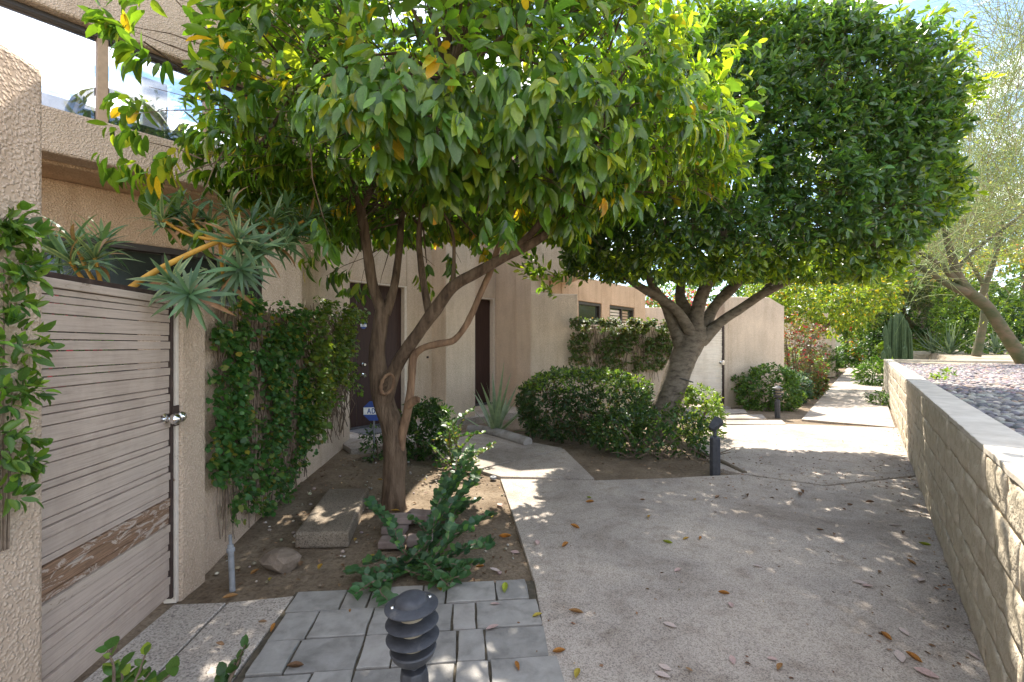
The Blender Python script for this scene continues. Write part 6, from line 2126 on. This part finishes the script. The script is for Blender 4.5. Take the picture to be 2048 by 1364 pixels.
# second planter further along the walk
w6 = thing('planter_wall', W(25, 0.8).to_3d(), 'second raised planter of pale blocks beyond the cactus', 'wall')
a, b, c_, d_ = S(1748, 700, 24.0), S(1815, 700, 22.0), S(1930, 716, 19.5), None
for (p0, p1) in ((V2(18.9, 24.3), V2(19.2, 21.7)), (V2(19.2, 21.7), V2(18.2, 19.0))):
    pass
A6 = V2(18.65, 23.1)
MB().prism([A6, A6 + PQ * 3.0, A6 + PQ * 3.0 + PDIR * 3.0, A6 + PDIR * 3.0], -0.05, 1.20).build('wall', 'cap', w6, False, 0.02)
for k in range(5):
    for i in range(7):
        p = A6 + PQ * (0.2 + 0.405 * i + (0.2 if k % 2 else 0)) - PDIR * 0.004
        o = link('block', random.choice(BLK), w6)
        o.location = Vector((p.x, p.y, 0.12 + k * 0.21)) - org(w6)
        o.rotation_euler = (0, 0, math.atan2(PQ.y, PQ.x))

# far cream wall, white posts, lawn
fw = thing('far_wall', (35, 50, 0), 'cream stucco boundary wall at the far end of the walk', 'wall')
MB().prism([V2(20, 52), V2(60, 46), V2(60, 46.4), V2(20, 52.4)], -0.05, 3.1).build('wall', 'far_wall', fw, False, 0.02)
for i, x in enumerate((31.2, 33.2)):
    y = 43.5
    tag(MB().box((x, y, 0.75), 0.16, 0.16, 1.6).build('white_post', 'white_paint', None, False, 0.01), ('left' if i == 0 else 'right') + ' white post in front of the cream far wall', 'post', 'white posts at the far end')
lawn = MB().prism([V2(24, 40), V2(60, 36), V2(60, 46), V2(24, 51)], -0.06, 0.05).build('lawn', 'cactus')
tag(lawn, kind='structure')

# far house on the left of the walk
h3 = thing('townhouse', (14, 22, 0), 'far grey-pink stucco house front left of the walk with red ornaments', 'house')
MB().prism([V2(11.0, 20.5), V2(15.2, 21.6), V2(14.4, 24.5), V2(10.2, 23.4)], 0, 3.3).build('wall', 'stucco_pale', h3, False, 0.02)
MB().prism([V2(15.9, 24.2), V2(19.2, 28.4), V2(17.9, 29.4), V2(14.6, 25.2)], 0, 3.0).build('wing_wall', 'stucco_warm', h3, False, 0.02)


def ornament(c, label, s=1.0):
    o = thing('red_ornament', c, label, 'ornament', 'red hanging ornaments')
    MB().lathe(c, [(0.01, 0.18 * s), (0.07 * s, 0.17 * s), (0.15 * s, 0.09 * s), (0.16 * s, 0.0), (0.12 * s, -0.08 * s), (0.03 * s, -0.12 * s)], 16).build('globe', 'red', o, True)
    MB().lathe(c, [(0.02 * s, -0.24 * s), (0.12 * s, -0.25 * s), (0.12 * s, -0.27 * s), (0.02 * s, -0.28 * s)], 12).build('base', 'iron_brown', o, True)
    MB().lathe(c, [(0.015 * s, -0.25 * s), (0.015 * s, -0.1 * s)], 6).build('stem', 'iron_brown', o, True)


p = S(1644, 659, 20.6)
ornament(p, 'round red lantern on the pale wall left of the walk', 1.1)
p = S(1698, 660, 26.5)
ornament(p, 'tall red hanging ornament at the far house corner', 1.2)


# far trees over the walk
def leafy_tree(name, label, base, trunk, c, r, n, leaf, pal, group=None, top=None, bark='bark_citrus', p=2.2, inner=0.5, per=(7, 11), rough=0.2):
    o = thing(name, base, label, 'tree', group)
    mb = MB()
    for i, l in enumerate(trunk):
        limb_mesh(mb, l, 10, 5, 0.1, 80 + i)
    mb.build('trunk', bark, o, True)
    C, O = super_shell(n, c, r, p, inner, -1, rough, random.uniform(0, 30), 2.0 / max(r))
    pos, d, nrm, L, Wd, idx = twig_leaves(C, O, RNG.integers(per[0], per[1], n), leaf, 0.85, 0.35, 0.6, leaf * 1.6, 0.2, 0.5)
    cols = palette(len(pos), pal, 0.16)
    tag(link('crown', leaves_mesh('crown', pos, d, nrm, L, Wd, cols, 'leaf_citrus', T2_V, T2_F, base), o), kind='stuff')
    return o


YG = [(3, (0.13, 0.20, 0.028)), (3, (0.20, 0.28, 0.03)), (2, (0.08, 0.15, 0.025)), (0.6, (0.4, 0.30, 0.03))]
b0 = Vector((8.9, 14.3, 0))
leafy_tree('citrus_tree', 'yellow-green citrus tree arching over the walk behind the bougainvillea', b0,
           [[(b0, 0.12), (b0 + Vector((0.15, 0.1, 0.9)), 0.10), (b0 + Vector((0.7, 0.4, 1.7)), 0.08), (b0 + Vector((1.6, 0.8, 2.3)), 0.05), (b0 + Vector((2.4, 1.0, 2.9)), 0.03)]],
           (10.4, 15.7, 3.25), (2.3, 1.9, 1.15), 1300, 0.13, YG, 'citrus trees along the far walk')
b1 = Vector((16.0, 24.0, 0))
leafy_tree('citrus_tree', 'darker citrus tree further along the walk beyond the red lantern', b1,
           [[(b1, 0.14), (b1 + Vector((0.1, 0, 0.9)), 0.12), (b1 + Vector((0.6, 0.4, 1.8)), 0.09), (b1 + Vector((1.4, 0.6, 2.7)), 0.05)], [(b1 + Vector((0.1, 0, 1.0)), 0.08), (b1 + Vector((-0.5, 0.2, 1.9)), 0.06), (b1 + Vector((-1.0, 0.4, 2.8)), 0.04)]],
           (16.2, 23.6, 3.5), (2.5, 2.2, 1.45), 1100, 0.16, [(3, (0.06, 0.12, 0.025)), (2, (0.10, 0.18, 0.03)), (1, (0.2, 0.26, 0.03))], 'citrus trees along the far walk')
b2 = Vector((34, 47, 0))
leafy_tree('shade_tree', 'pale green tree beyond the cream wall at the end of the walk', b2, [[(b2, 0.3), (b2 + Vector((0.3, 0, 3)), 0.22), (b2 + Vector((0.5, 0, 6)), 0.1)]], (35, 55, 6.5), (8, 4, 3.8), 900, 0.4, GREEN_MID, 'trees in the far background', bark='bark_pine')
b3 = Vector((44, 40, 0))
leafy_tree('shade_tree', 'tall grey-green tree behind the sunlit hedge at the right', b3, [[(b3, 0.35), (b3 + Vector((0.3, 0, 4)), 0.25), (b3 + Vector((0.5, 0, 8)), 0.1)]], (42, 38, 8.0), (8, 4, 5.0), 1000, 0.4, GREEN_BLUE, 'trees in the far background', bark='bark_pine')
b4 = Vector((31, 36, 0))
leafy_tree('shade_tree', 'dense dark-green tree behind the thick furrowed trunk', b4, [[(b4, 0.35), (b4 + Vector((0.3, 0, 3)), 0.25), (b4 + Vector((0.5, 0, 6)), 0.1)]], (31.5, 37, 5.2), (5.0, 3, 4.2), 1000, 0.32, GREEN_MID, 'trees in the far background', bark='bark_pine')
b5 = Vector((20, 44, 0))
leafy_tree('shade_tree', 'broad green tree behind the far house, left of the walk', b5, [[(b5, 0.35), (b5 + Vector((0.3, 0, 3)), 0.25), (b5 + Vector((0.5, 0, 6)), 0.1)]], (18, 40, 4.8), (9.0, 3, 3.8), 1100, 0.34, GREEN_MID, 'trees in the far background', bark='bark_pine')
